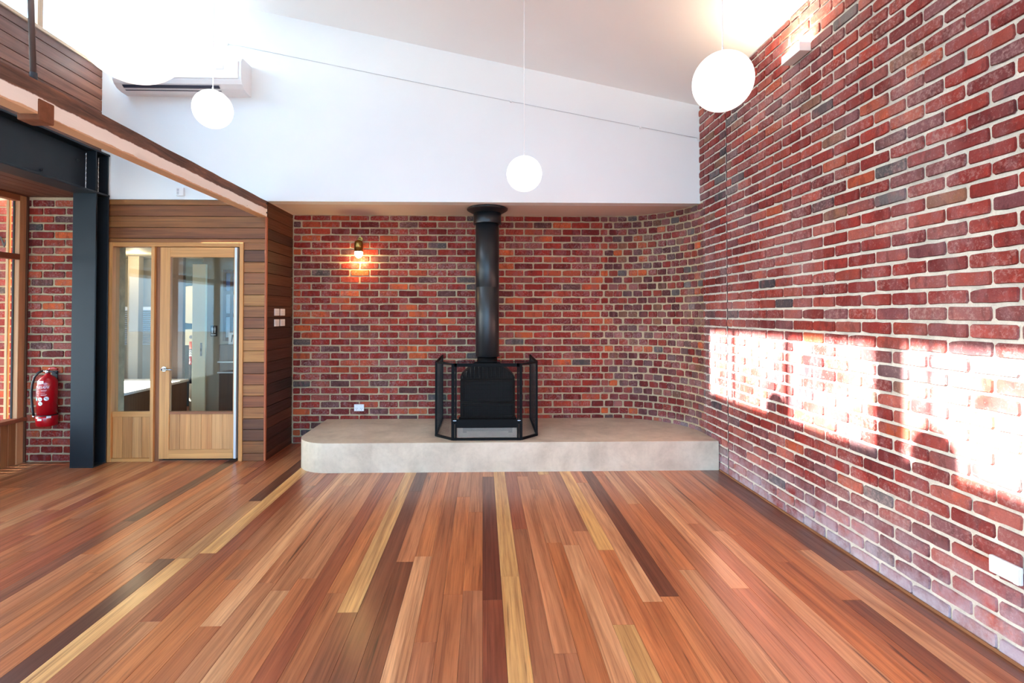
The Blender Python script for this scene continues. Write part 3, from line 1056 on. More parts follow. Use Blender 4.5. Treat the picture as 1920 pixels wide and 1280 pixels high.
for i, nm in enumerate(names):
    a, c = Vector((gp[i][0], gp[i][1], 0)), Vector((gp[i + 1][0], gp[i + 1][1], 0))
    d = (c - a).normalized()
    a2, c2 = a + d * 0.009, c - d * 0.009
    b = B()
    wfr = 0.030 if nm == 'front_panel' else 0.018
    wb2 = 0.026
    up = Vector((0, 0, 1))
    for p in (a2, c2): bar(b, p + up * ZG0, p + up * ZG1, 0.018)
    if nm == 'front_panel':
        for p, s in ((a2, 1), (c2, -1)): bar(b, p + d * s * 0.022 + up * ZG0, p + d * s * 0.022 + up * ZG1, 0.018)
    bar(b, a2 + up * (ZG1 - 0.009), c2 + up * (ZG1 - 0.009), 0.018)
    bar(b, a2 + up * (ZG0 + 0.012), c2 + up * (ZG0 + 0.012), 0.022)
    panel = b.build(nm, M['black'], guard)
    if nm == 'front_panel':
        b = B()
        bar(b, a2 + up * (ZG1 - 0.026), c2 + up * (ZG1 - 0.026), 0.018)
        b.build('top_rail', M['black'], panel)
        box('ash_panel', -0.268, 0.356, 5.226, 5.244, 0.425, 0.512, M['black'], panel, 0.003)
        mesh_panel('mesh', (a2.x + 0.03, a2.y), (c2.x - 0.03, c2.y), 0.52, ZG1 - 0.035, 0.0125, 0.0012, panel)
        mesh_panel('vent_mesh', (-0.262, 5.235), (0.350, 5.235), 0.326, 0.425, 0.0115, 0.0042, panel, True, 'vent')
        for s in (-0.285, 0.373):
            B().cyl((s, 5.222, 0.475), (s, 5.240, 0.475), 0.010, n=14).build('stud', M['black'], panel)
            box('catch', s - 0.017, s + 0.017, 5.220, 5.236, 0.496, 0.503, M['chrome'], panel, 0.001)
    else:
        mesh_panel('mesh', a2, c2, ZG0 + 0.02, ZG1 - 0.015, 0.0125, 0.0010, panel)
b = B()
bar(b, (gp[1][0], gp[1][1] + 0.02, ZG1 - 0.005), (gp[4][0], gp[4][1] + 0.02, ZG1 - 0.005), 0.008)
b.build('cross_bar', M['black'], guard)
# plates raised at the two back corners of the guard
for x in (gp[0][0], gp[5][0]):
    s = 1 if x < 0 else -1
    B().extrude([(x, 5.45, ZG1 - 0.012), (x, 6.335, ZG1 - 0.012), (x, 6.335, ZG1 + 0.006), (x, 5.45, ZG1 + 0.002)], (s * 0.006, 0, 0)).build('top_strip', M['black'], guard)

# ================================================================== STEEL COLUMN AND BEAM
CXs, HWs = -4.140, 0.118
col = empty('steel_column', (CXs, 5.475, 0))
tag(col, 'blue-grey steel column beside the glazed entry door', 'column')
box('flange', CXs - HWs, CXs + HWs, 5.385, 5.401, 0.012, 2.846, M['steel'], col, 0.002)
box('flange', CXs - HWs, CXs + HWs, 5.559, 5.575, 0.012, 2.846, M['steel'], col, 0.002)
box('web', CXs - 0.006, CXs + 0.006, 5.401, 5.559, 0.012, 2.846, M['steel'], col)
box('base_plate', CXs - HWs, CXs + HWs, 5.385, 5.575, 0.0, 0.012, M['steel'], col)
beam = empty('steel_beam', (CXs, 0.7, 2.848))
tag(beam, 'blue-grey steel beam running over the left windows onto the column', 'beam')
YE = 5.580
box('bottom_flange', CXs - HWs, CXs + HWs, -4.1, YE, 2.848, 2.868, M['steel'], beam, 0.002)
box('top_flange', CXs - HWs, CXs + HWs, -4.1, YE, 3.285, 3.305, M['steel'], beam, 0.002)
box('web', CXs - 0.006, CXs + 0.006, -4.1, YE, 2.868, 3.285, M['steel'], beam)
for ys_ in (5.386, 5.556):
    p = box('stiffener', CXs + 0.006, CXs + HWs - 0.006, ys_, ys_ + 0.014, 2.868, 3.285, M['steel'], beam, 0.001)
    pts = [(CXs + 0.012, ys_ - 0.004, 2.87 + 0.412 * i / 24) for i in range(25)]
    B().tube(pts, [0.007 + 0.003 * ((i * 7) % 3 - 1) for i in range(25)], 8).build('weld', M['chrome'], p)
for yy, zz in ((5.27, 3.155), (4.85, 2.935), (4.25, 3.155)):
    B().cyl((CXs + 0.004, yy, zz), (CXs + 0.020, yy, zz), 0.014, n=6).cyl((CXs + 0.018, yy, zz), (CXs + 0.030, yy, zz), 0.008, n=10).build('bolt', M['ink'], beam)

# ================================================================== OLD TIMBER BEAM AND ITS HANGER
tb = empty('timber_beam', (-2.40, 0.8, 2.64))
tag(tb, 'weathered timber beam with worn cream paint crossing from the timber wall', 'beam')
b = B()
n = 60
ring_prev = None
rj = random.Random(5)
for i in range(n + 1):
    y = -4.0 + (YW + 4.0) * i / n
    j = lambda s=0.0025: rj.uniform(-s, s)
    pr = [(-2.352 + j(), 2.643 + j()), (-2.350 + j(), 2.700 + j()), (-2.350 + j(), 2.760 + j()), (-2.352 + j(), 2.818 + j()), (-2.445, 2.818), (-2.445, 2.643)]
    ring = [b.bm.verts.new((x, y, z)) for x, z in pr]
    if ring_prev:
        for q in range(6):
            b.bm.faces.new((ring_prev[q], ring_prev[(q + 1) % 6], ring[(q + 1) % 6], ring[q]))
    else:
        b.bm.faces.new(ring)
    ring_prev = ring
b.bm.faces.new(list(reversed(ring_prev)))
b.build('shaft', M['beam'], tb)
M['rod'] = plain('dark_rod_steel', (86, 74, 72), 0.5, 0.3)
M['raw'] = plain('raw_beam_block', (116, 72, 50), 0.85, 0, 0.2, 0.25, 25, 0.5)
box('block', -2.46, -2.343, 2.735, 2.832, 2.612, 2.725, M['raw'], tb, 0.004)
for zz in (2.79, 2.69):
    B().cyl((-2.362, 5.585, zz), (-2.344, 5.585, zz), 0.010, n=8).build('bolt', M['ink'], tb)
rod = empty('hanger_rod', (-2.36, 2.735, 2.8))
tag(rod, 'dark steel rod hanging from the ceiling to the old timber beam', 'rod')
B().cyl((-2.375, 2.735, 2.815), (-2.41, 2.66, ceil_z(-2.41) - 0.012), 0.014, n=16).build('shaft', M['rod'], rod)
B().cyl((-2.375, 2.736, 2.818), (-2.376, 2.734, 2.86), 0.017, n=6).build('nut', M['ink'], rod)
B().cyl((-2.41, 2.66, ceil_z(-2.41) - 0.014), (-2.41, 2.66, ceil_z(-2.41) - 0.001), 0.04, n=16).build('ceiling_plate', M['ink'], rod)

# ================================================================== ENTRY DOOR WITH SIDELIGHT
DT = lin((206, 148, 86))
DL = lin((216, 160, 98))
d1 = empty('door_1', (-3.33, YW + 0.04, 0))
tag(d1, kind='structure')
ya, yb = YW - 0.012, YW + 0.10
box('jamb', -4.065, -3.992, ya, yb, 0, 2.363, M['frame_z'], d1, 0.003, color=DT)
box('jamb', -2.640, -2.598, ya, yb, 0, 2.363, M['frame_z'], d1, 0.003, color=DT)
box('head', -3.992, -2.640, ya, yb, 2.318, 2.363, M['frame_x'], d1, 0.003, color=DT)
box('mullion', -3.582, -3.545, ya, yb, 0, 2.318, M['frame_z'], d1, 0.003, color=DL)
box('mullion', -3.545, -3.493, ya + 0.03, yb, 0, 2.318, M['frame_z'], d1, 0.003, color=lin((150, 96, 60)))
sl = box('sidelight', -3.992, -3.582, YW + 0.012, YW + 0.05, 0.478, 0.535, M['frame_x'], d1, 0.003, color=DT)
box('pane', -3.992, -3.582, YW + 0.040, YW + 0.046, 0.535, 2.318, M['glass'], sl)
box('bottom_rail', -3.992, -3.582, YW + 0.0, YW + 0.05, 0.0, 0.035, M['frame_x'], sl, 0.002, color=DT)
for i in range(4):
    w = (3.992 - 3.582) / 4
    box('panel_board', -3.992 + i * w + 0.001, -3.992 + (i + 1) * w - 0.001, YW + 0.022, YW + 0.045, 0.035, 0.478, M['frame_z'], sl, 0.002, color=pick([((200, 144, 86), 1), ((190, 132, 76), 1), ((208, 152, 94), 1)], r1))
b = B()
b.box(-3.490, -3.384, YW, YW + 0.045, 0.029, 2.312, 0.002)
b.box(-2.704, -2.690, YW, YW + 0.045, 0.029, 2.312, 0.002)
leaf = b.build('door_leaf', M['frame_z'], d1, DL)
box('top_rail', -3.384, -2.704, YW, YW + 0.045, 2.206, 2.312, M['frame_x'], leaf, 0.002, color=DL)
box('mid_rail', -3.384, -2.704, YW - 0.004, YW + 0.045, 0.508, 0.535, M['frame_x'], leaf, 0.002, color=lin((150, 98, 64)))
box('bottom_rail', -3.384, -2.704, YW, YW + 0.045, 0.029, 0.128, M['frame_x'], leaf, 0.002, color=DL)
box('pane', -3.384, -2.704, YW + 0.020, YW + 0.026, 0.535, 2.206, M['glass'], leaf)
for i in range(6):
    w = (3.384 - 2.704) / 6
    box('panel_board', -3.384 + i * w + 0.0008, -3.384 + (i + 1) * w - 0.0008, YW + 0.010, YW + 0.03, 0.128, 0.508, M['frame_z'], leaf, 0.001, color=pick([((206, 150, 94), 1), ((196, 140, 86), 1), ((214, 160, 104), 1)], r1))
box('hinge_strip', -2.690, -2.664, YW - 0.012, YW + 0.045, 0.029, 2.312, M['alu'], leaf, 0.002)
box('jamb_gap', -2.664, -2.640, YW + 0.03, yb, 0.0, 2.318, M['black_matt'], d1)
h = B()
h.cyl((-3.437, YW - 0.010, 0.995), (-3.437, YW, 0.995), 0.027, n=24)
h.cyl((-3.437, YW - 0.055, 0.995), (-3.437, YW - 0.010, 0.995), 0.010, n=14)
h.tube([(-3.437, YW - 0.050, 0.995), (-3.40, YW - 0.056, 0.996), (-3.36, YW - 0.056, 0.994), (-3.325, YW - 0.052, 0.990)], [0.012, 0.010, 0.009, 0.008], 12)
h.build('handle', M['chrome'], leaf)

# ================================================================== ROOM BEYOND THE GLASS
rm = B()
rm.box(-7.4, -2.46, YW + 0.151, 9.3, -0.06, 0.0)
tag(rm.build('floor_beyond', wood_mat('floor_beyond', 1, 0.4, 0.6), color=lin((140, 92, 62))), kind='structure')
tag(box('ceiling_beyond', -7.4, -2.46, YW + 0.151, 9.3, 2.55, 2.65, M['taupe']), kind='structure')
tag(box('wall_far', -7.4, -2.46, 9.0, 9.15, 0, 2.55, M['taupe']), kind='structure')
wl = B()
wl.box(-7.4, -7.25, YW + 0.2, 6.7, 0, 2.55); wl.box(-7.4, -7.25, 7.9, 9.0, 0, 2.55)
wl.box(-7.4, -7.25, 6.7, 7.9, 0, 0.8); wl.box(-7.4, -7.25, 6.7, 7.9, 2.1, 2.55)
tag(wl.build('wall_beyond_left', M['taupe']), kind='structure')
portal('portal_beyond', (-7.42, 7.3, 1.45), 1.2, 1.3, (1, 0, 0))
tag(box('wall_toilet', -3.80, -2.46, 7.12, 7.24, 0, 2.55, M['taupe']), kind='structure')
tag(box('wall_toilet_side', -3.92, -3.80, 7.24, 9.0, 0, 2.55, M['taupe']), kind='structure')
tag(box('wall_dark', -5.6, -4.6, 8.96, 8.998, 0.0, 2.55, M['teal_dark']), kind='structure')
sd2 = box('door_2', -3.945, -3.765, 7.02, 7.06, 0.0, 2.27, M['cream'], None, 0.004)
tag(sd2, kind='structure')
box('lock_plate', -3.832, -3.808, 7.014, 7.021, 1.02, 1.20, M['grey_plastic'], sd2, 0.002)
box('lock_slot', -3.826, -3.814, 7.011, 7.015, 1.085, 1.125, M['ink'], sd2)
sg = box('toilet_sign', -3.745, -3.655, 7.108, 7.119, 1.283, 1.431, M['black_matt'], None, 0.002)
tag(sg, 'small black toilet sign with two white figures seen through the door', 'sign')
for dx in (-0.017, 0.017):
    B().cyl((-3.70 + dx, 7.104, 1.408), (-3.70 + dx, 7.109, 1.408), 0.007, n=12).box(-3.70 + dx - 0.010, -3.70 + dx + 0.010, 7.104, 7.109, 1.365, 1.398).box(-3.70 + dx - 0.006, -3.70 + dx + 0.006, 7.104, 7.109, 1.330, 1.366).build('figure', M['sticker'], sg)
b = B()
for i in range(5): b.box(-3.732 + i * 0.013, -3.723 + i * 0.013, 7.104, 7.109, 1.300, 1.312)
b.build('lettering', M['sticker'], sg)
bench = empty('low_bench', (-5.1, 7.3, 0))
tag(bench, 'low brown bench with a pale lit top inside the glazed doorway', 'bench')
box('body', -5.7, -4.62, 6.5, 8.1, 0.0, 0.54, M['frame_z'], bench, 0.004, color=lin((104, 74, 50)))
box('top', -5.75, -4.60, 6.46, 8.14, 0.54, 0.575, M['bench_top'], bench, 0.004)
tube = empty('striped_canister', (-4.165, 7.45, 0))
tag(tube, 'tall canister with orange cap and zigzag band beyond the door', 'canister')
def ring(name, z0, z1, mat, r=0.052): B().lathe([(0, z0), (r, z0), (r, z1), (0, z1)], -4.165, 7.45, 24).build(name, mat, tube)
ring('foot', 0.0, 0.60, M['taupe'], 0.046); ring('band', 0.60, 0.87, M['black']); ring('band', 0.87, 0.985, M['red']); ring('zigzag_band', 0.985, 1.09, M['sticker']); ring('cap', 1.09, 1.195, M['orange'])
b = B()
for q in range(3):
    z = 1.0 + q * 0.034
    for i in range(18):
        a0, a1 = 2 * PI * i / 18, 2 * PI * (i + 1) / 18
        o0, o1 = (0.0, 0.018) if i % 2 == 0 else (0.018, 0.0)
        p = []
        for a, o in ((a0, o0), (a1, o1)):
            for dz in (0, 0.012): p.append((-4.165 + 0.0526 * math.cos(a), 7.45 + 0.0526 * math.sin(a), z + o + dz))
        b.bm.faces.new([b.bm.verts.new(p[k]) for k in (0, 2, 3, 1)])
b.build('zigzag', M['ink'], tube)
B().cyl((-4.14, 7.39, 0.50), (-4.14, 7.39, 0.97), 0.009, n=10).build('strap', M['cream'], tube)
disc = empty('round_mirror', (-4.99, 8.6, 1.44))
tag(disc, 'large cream disc with a black rim on the far wall beyond the door', 'mirror')
B().cyl((-5.04, 8.94, 1.76), (-5.04, 8.958, 1.76), 0.345, n=48).build('rim', M['black'], disc)
B().cyl((-5.04, 8.932, 1.755), (-5.04, 8.941, 1.755), 0.325, n=48).build('face', M['cream'], disc)
bx = empty('wall_box', (-4.9, 8.9, 1.05))
tag(bx, 'small cream wall box with a round dial beyond the door', 'box')
box('case', -5.10, -4.86, 8.86, 8.958, 1.06, 1.33, M['cream'], bx, 0.006)
B().cyl((-4.99, 8.850, 1.20), (-4.99, 8.862, 1.20), 0.03, n=20).build('dial', M['grey_plastic'], bx)
tag(box('post_and_reflection', -4.95, -4.775, 8.24, 8.31, 0.0, 2.55, M['frame_z'], None, 0.003, color=lin((92, 74, 62))), 'dark brown timber post behind the bench, widened by a built reflection', 'post')  # post made wider to build a dark glass reflection as solid
# blind and post in view through the sidelight
bl = empty('window_blind', (-6.1, 8.98, 1.2))
tag(bl, 'pale blue slatted blind seen through the narrow sidelight', 'blind')
box('head_box', -6.62, -5.62, 8.95, 8.998, 1.66, 1.72, M['white_plastic'], bl, 0.004)
for i in range(18):
    z = 1.645 - i * 0.034
    B().extrude([(-6.60, 8.965, z), (-6.60, 8.992, z + 0.014), (-6.60, 8.992, z + 0.017), (-6.60, 8.965, z + 0.003)], (0.96, 0, 0)).build('slat', M['blind'], bl)
tag(box('painted_post', -5.86, -5.68, 8.55, 8.67, 0.0, 2.55, M['taupe'], None, 0.004), 'square taupe post in front of the slatted blind', 'post')
for x in (-5.75, -5.42):
    dl = empty('downlight', (x, 8.1, 2.54))
    tag(dl, 'small round ceiling downlight seen through the sidelight, %s' % ('nearer the frame edge' if x < -5.6 else 'nearer the door'), 'downlight', 'downlights beyond the door')
    B().lathe([(0.035, 2.546), (0.055, 2.546), (0.055, 2.5495), (0.035, 2.5495)], x, 8.1, 20, False).build('trim_ring', M['white_plastic'], dl)
    B().lathe([(0.0, 2.548), (0.035, 2.548)], x, 8.1, 20, False).build('lens', M['uplight'], dl)
    pd = bpy.data.lights.new('downlight_light', 'POINT')
    pd.energy, pd.color, pd.shadow_soft_size = 13.0, (1.0, 0.78, 0.5), 0.04
    pdo = bpy.data.objects.new('downlight_light', pd)
    C.objects.link(pdo)
    pdo.location = (x, 8.1, 2.46)
# window reflection built as solid panes, and shelf, right in the door glass
fr = empty('reflected_panes', (-3.370, 7.1, 1.2))
tag(fr, 'window reflection built as brown frame with blue panes, right of door glass', 'reflection')
b = B()
b.box(-3.565, -3.530, 7.085, 7.118, 1.22, 2.2); b.box(-3.470, -3.435, 7.085, 7.118, 1.22, 2.2); b.box(-3.230, -3.190, 7.085, 7.118, 1.22, 2.2)
for z in (1.22, 1.55, 1.86, 2.15): b.box(-3.565, -3.190, 7.087, 7.118, z, z + 0.05)
b.build('frame', wood_mat('brown_frame', 2, 0.5, 0.5), fr, lin((100, 62, 40)))
for x0, x1 in ((-3.530, -3.470), (-3.435, -3.230)):
    for z0, z1 in ((1.27, 1.55), (1.60, 1.86), (1.91, 2.15)):
        box('pane', x0, x1, 7.10, 7.112, z0, z1, M['blue_reflection'] if z0 > 1.8 else M['blind'], fr)  # reflected blue put into the pane colours
cab = empty('shelf_cabinet', (-3.270, 7.0, 0))
tag(cab, 'brown timber cabinet with pale shelf edges behind the door glass', 'cabinet')
box('body', -3.530, -3.120, 6.92, 7.118, 0.0, 1.18, M['frame_z'], cab, 0.004, color=lin((92, 62, 42)))
for z in (0.80, 0.94): box('shelf_edge', -3.540, -3.110, 6.895, 6.922, z, z + 0.018, M['bench_top'], cab, 0.002)
cd_ = box('white_card', -3.440, -3.340, 6.99, 7.0, 1.181, 1.34, M['sticker'], None, 0.002)
tag(cd_, 'small white card standing on the brown cabinet', 'card')
B().extrude([(-3.405, 6.988, 1.21), (-3.392, 6.988, 1.21), (-3.370, 6.988, 1.31), (-3.395, 6.988, 1.31)], (0, 0.003, 0)).build('mark', M['ink'], cd_)

# ================================================================== PENDANT LAMPS
def pendant(x, y, z, label):
    p = empty('pendant_lamp', (x, y, z - 0.15))
    tag(p, label, 'lamp', 'opal globe pendant lamps')
    B().sphere((x, y, z), 0.15, 48, 28).build('globe', M['globe'], p)
    zc_ = ceil_z(x)
    B().lathe([(0.0, z + 0.147), (0.009, z + 0.147), (0.009, z + 0.153), (0.004, z + 0.182), (0.0, z + 0.182)], x, y, 16).build('cap', M['white_plastic'], p)
    B().cyl((x, y, z + 0.18), (x, y, zc_ - 0.015), 0.0033, n=8).build('cord', M['white_plastic'], p)
    B().cyl((x, y, zc_ - 0.03), (x, y, zc_ + 0.004), 0.05, n=24).build('ceiling_rose', M['white_plastic'], p)
    return p
pendant(-2.176, 4.138, 3.236, 'small opal globe pendant hanging in front of the air conditioner')
pendant(0.354, 4.315, 2.780, 'opal globe pendant hanging above the fireplace flue')
pendant(1.246, 2.596, 2.790, 'opal globe pendant hanging closest to the right brick wall')
pendant(-1.048, 1.538, 2.430, 'largest nearest opal globe pendant at the top left, cut off by the frame')
pendant(-2.05, 2.68, 3.20, 'opal globe pendant behind the largest nearest globe')

# ================================================================== AIR CONDITIONER
ac = empty('air_conditioner', (-3.19, YW, 3.95))
tag(ac, 'white wall air conditioner high on the white wall behind the globes', 'air conditioner')
prof = [(YW - 0.001, 3.955), (YW - 0.10, 3.958), (YW - 0.165, 3.972), (YW - 0.212, 4.004), (YW - 0.236, 4.040), (YW - 0.240, 4.06), (YW - 0.240, 4.235), (YW - 0.226, 4.268), (YW - 0.19, 4.284), (YW - 0.001, 4.288)]
body = B().extrude([(-3.86, y, z) for y, z in prof], (1.33, 0, 0)).build('body', M['white_plastic'], ac)
B().extrude([(-3.84, YW - 0.2405, 4.048), (-3.84, YW - 0.248, 4.055), (-3.84, YW - 0.248, 4.228), (-3.84, YW - 0.2405, 4.236)], (1.28, 0, 0)).build('front_cover', M['white_plastic'], ac)
louv = B().extrude([(-3.78, YW - 0.075, 3.952), (-3.78, YW - 0.165, 3.967), (-3.78, YW - 0.167, 3.963), (-3.78, YW - 0.077, 3.947)], (1.0, 0, 0)).build('louvre', M['white_plastic'], ac)
for k_, (y0, z0, y1, z1) in enumerate(((YW - 0.172, 3.975, YW - 0.200, 3.994), (YW - 0.135, 3.960, YW - 0.150, 3.962))):
    B().extrude([(-3.78, y0, z0), (-3.78, y1, z1), (-3.78, y1 - 0.004, z1 - 0.004), (-3.78, y0 - 0.004, z0 - 0.004)], (1.0, 0, 0)).build('air_slot', M['dark_slot'], ac)
box('display', -2.79, -2.71, YW - 0.2515, YW - 0.2475, 4.145, 4.185, M['sticker'], ac, 0.001)

# ================================================================== SMALL WALL FITTINGS
# wall lamp
sc = empty('wall_lamp', (-1.516, YB, 2.27))
tag(sc, 'brass wall lamp with a glowing bulb on the brick back wall', 'lamp')
LX, LY = -1.516, YB - 0.105
B().lathe([(0.046, 2.352), (0.053, 2.352), (0.053, 2.45), (0.047, 2.472), (0.030, 2.488), (0.010, 2.494), (0.0, 2.494)], LX, LY, 32, False).build('shade', M['brass'], sc)
B().lathe([(0.0, 2.272), (0.020, 2.277), (0.038, 2.293), (0.048, 2.318), (0.050, 2.345), (0.045, 2.36), (0.0, 2.36)], LX, LY, 28).build('bulb', M['bulb'], sc)
B().tube([(LX, YB - 0.012, 2.52), (LX, YB - 0.05, 2.522), (LX, YB - 0.095, 2.512), (LX, LY, 2.49)], 0.006, 10).build('bracket', M['brass'], sc)
B().cyl((LX, YB - 0.011, 2.515), (LX, YB - 0.022, 2.515), 0.03, n=24).build('wall_plate', M['brass'], sc)
pl = bpy.data.lights.new('wall_lamp_light', 'POINT')
pl.energy = 8.0
pl.color = (1.0, 0.68, 0.26)
pl.shadow_soft_size = 0.03
po = bpy.data.objects.new('wall_lamp_light', pl)
C.objects.link(po)
po.location = (LX, LY + 0.012, 2.235)

# power points
po1 = empty('power_point', (-1.522, YB, 0.394))
tag(po1, 'white power point on the brick wall above the hearth', 'socket')
box('plate', -1.583, -1.462, YB - 0.026, YB - 0.012, 0.394, 0.477, M['white_plastic'], po1, 0.004, seg=2)
for x in (-1.552, -1.493):
    box('switch', x - 0.010, x + 0.010, YB - 0.030, YB - 0.0255, 0.452, 0.466, M['sticker'], po1, 0.001)
    for dx, dz in ((-0.009, 0.012), (0.009, 0.012), (0, -0.006)):
        box('slot', x + dx - 0.002, x + dx + 0.002, YB - 0.0268, YB - 0.0255, 0.412 + dz, 0.422 + dz, M['ink'], po1)
po2 = empty('power_point', (XR, 2.29, 0.37))
tag(po2, 'white power point low on the right brick wall', 'socket')
box('plate', XR - 0.032, XR - 0.012, 2.225, 2.365, 0.372, 0.452, M['white_plastic'], po2, 0.005, seg=2)
box('cover', XR - 0.040, XR - 0.031, 2.225, 2.249, 0.374, 0.450, M['white_plastic'], po2, 0.003)
for y in (2.275, 2.33):
    box('switch', XR - 0.036, XR - 0.031, y - 0.010, y + 0.010, 0.425, 0.440, M['sticker'], po2, 0.001)
# four switch plates on the dark return wall
for (y0, z0, lab) in ((5.80, 1.570, 'white switch plate, top one nearest the timber corner'), (5.965, 1.570, 'white switch plate, top one nearest the brick wall'),
                      (5.80, 1.449, 'white switch plate, lower one nearest the timber corner'), (5.965, 1.449, 'white switch plate, lower one nearest the brick wall')):
    s = empty('switch_plate', (-2.35, y0 + 0.065, z0))
    tag(s, lab, 'switch', 'switch plates on the dark boards')
    box('plate', -2.350, -2.340, y0, y0 + 0.132, z0, z0 + 0.080, M['white_plastic'], s, 0.003)
    for dz in (0.022, 0.050):
        box('rocker', -2.340, -2.3365, y0 + 0.03, y0 + 0.10, z0 + dz - 0.008, z0 + dz + 0.008, M['sticker'], s, 0.001)
# sensor on the white wall above the door
sn = empty('wall_sensor', (-3.275, YW, 2.87))
tag(sn, 'small white vented sensor on the white wall above the door', 'sensor')
box('case', -3.315, -3.235, YW - 0.03, YW - 0.0005, 2.868, 2.958, M['white_plastic'], sn, 0.004, seg=2)
for i in range(4): box('vent', -3.305, -3.283, YW - 0.0315, YW - 0.0295, 2.883 + i * 0.017, 2.889 + i * 0.017, M['grey_plastic'], sn)
# cable across the white wall
cw = empty('picture_cable', (0, YW, 3.5))
tag(cw, 'thin grey cable stretched slanting across the upper white wall', 'cable')
def cable_z(x): return 4.545 + (3.545 - 4.545) * (x + 2.8) / 5.21
B().tube([(x, YW - 0.014, cable_z(x) - 0.01 * math.sin(PI * (x + 2.8) / 5.21)) for x in [-2.8 + 5.21 * i / 30 for i in range(31)]], 0.0028, 6).build('wire', M['alu'], cw)
for x in (-2.79, 0.31, 1.75, 2.40):
    B().cyl((x, YW - 0.022, cable_z(x) - 0.008), (x, YW - 0.0005, cable_z(x) - 0.008), 0.011, n=12).build('clip', M['white_plastic'], cw)
# uplight on the right wall
ul = empty('wall_uplight', (XR, 3.765, 3.52))
tag(ul, 'small white box uplight high on the right brick wall', 'lamp')
b = B()
b.box(2.325, XR - 0.012, 3.65, 3.88, 3.52, 3.53)
b.box(2.325, 2.335, 3.65, 3.88, 3.53, 3.585); b.box(2.398, XR - 0.012, 3.65, 3.88, 3.53, 3.585)
b.box(2.335, 2.398, 3.65, 3.66, 3.53, 3.585); b.box(2.335, 2.398, 3.87, 3.88, 3.53, 3.585)
b.build('case', M['white_plastic'], ul)
box('diffuser', 2.336, 2.397, 3.661, 3.869, 3.56, 3.566, M['uplight'], ul)
al = bpy.data.lights.new('uplight_light', 'AREA')
al.shape = 'RECTANGLE'
al.size, al.size_y = 0.055, 0.2
al.energy = 22.0
al.color = (1.0, 0.74, 0.48)
ao = bpy.data.objects.new('uplight_light', al)
C.objects.link(ao)
ao.location = (2.366, 3.765, 3.575)
ao.rotation_euler = (PI, 0, 0)

# ================================================================== FIRE EXTINGUISHER
fx = empty('fire_extinguisher', (-4.60, 5.52, 0.39))
tag(fx, 'red fire extinguisher hanging on the brick pier beside the steel column', 'extinguisher')
EX, EY, ER = -4.605, 5.522, 0.088
B().lathe([(0.0, 0.53), (ER, 0.53), (ER, 0.855), (0.086, 0.875), (0.076, 0.902), (0.056, 0.926), (0.034, 0.942), (0.024, 0.948), (0.024, 0.962), (0, 0.962)], EX, EY, 40).build('cylinder', M['red'], fx)
B().lathe([(0.0, 0.412), (0.086, 0.412), (0.094, 0.42), (0.096, 0.50), (0.092, 0.521), (0.0, 0.521)], EX, EY, 40).build('base_skirt', M['red'], fx)
B().lathe([(0.090, 0.519), (0.0915, 0.519), (0.0915, 0.530), (0.090, 0.530)], EX, EY, 40, False).build('strap', M['rubber'], fx)
hd = B().lathe([(0.0, 0.958), (0.020, 0.958), (0.022, 0.985), (0.015, 1.0), (0.0, 1.0)], EX, EY, 20).build('valve', M['chrome'], fx)
B().tube([(EX - 0.012, EY, 0.980), (EX - 0.05, EY, 0.988)], 0.010, 10).build('outlet', M['chrome'], hd)
B().tube([(EX, EY, 1.0), (EX + 0.03, EY + 0.0, 1.012), (EX + 0.08, EY - 0.01, 1.018), (EX + 0.115, EY - 0.015, 1.005)], [0.010, 0.011, 0.011, 0.009], 10).build('lever', M['red'], fx)
B().tube([(EX, EY, 0.985), (EX + 0.05, EY, 0.978), (EX + 0.10, EY - 0.008, 0.962)], [0.009, 0.010, 0.009], 10).build('grip', M['ink'], fx)
B().tube([(EX - 0.048, EY, 0.988), (EX - 0.085, EY - 0.01, 0.972), (EX - 0.118, EY - 0.02, 0.925), (EX - 0.136, EY - 0.025, 0.85), (EX - 0.140, EY - 0.03, 0.76), (EX - 0.134, EY - 0.03, 0.66), (EX - 0.124, EY - 0.03, 0.575), (EX - 0.114, EY - 0.03, 0.52)], 0.0115, 12).build('hose', M['rubber'], fx)
B().tube([(EX - 0.114, EY - 0.03, 0.52), (EX - 0.110, EY - 0.03, 0.495)], [0.013, 0.006], 12).build('nozzle', M['chrome'], fx)
box('bracket', EX - 0.03, EX + 0.03, EY + 0.085, YL - 0.011, 0.80, 0.98, M['ink'], fx, 0.002)
FACE = math.atan2(-EY, -EX)         # the side of the cylinder that faces into the room
FA = -PI / 2 + 0.12
def bent(u, z, r): 
    a = FA + u / ER
    return (EX + r * math.cos(a), EY + r * math.sin(a), z)
def sticker(name, u0, u1, z0, z1, mat, r=ER + 0.0012, n=8):
    b = B()
    lo = [b.bm.verts.new(bent(u0 + (u1 - u0) * i / n, z0, r)) for i in range(n + 1)]
    hi = [b.bm.verts.new(bent(u0 + (u1 - u0) * i / n, z1, r)) for i in range(n + 1)]
    for i in range(n): b.bm.faces.new((lo[i], lo[i + 1], hi[i + 1], hi[i]))
    return b.build(name, mat, fx)
def round_sticker(u, z, rad, mat, r=ER + 0.0012):
    b = B()
    c = b.bm.verts.new(bent(u, z, r))
    ring_ = [b.bm.verts.new(bent(u + rad * math.cos(2 * PI * i / 20), z + rad * math.sin(2 * PI * i / 20), r)) for i in range(20)]
    for i in range(20): b.bm.faces.new((c, ring_[i], ring_[(i + 1) % 20]))
    return b.build('symbol', mat, fx)
sticker('label', -0.052, 0.018, 0.862, 0.890, M['sticker'])
sticker('label_print', -0.040, 0.008, 0.871, 0.881, M['sticker_pink'], ER + 0.002)
vv, ff = text_verts('FIRESAFE', 0.036)
b = B()
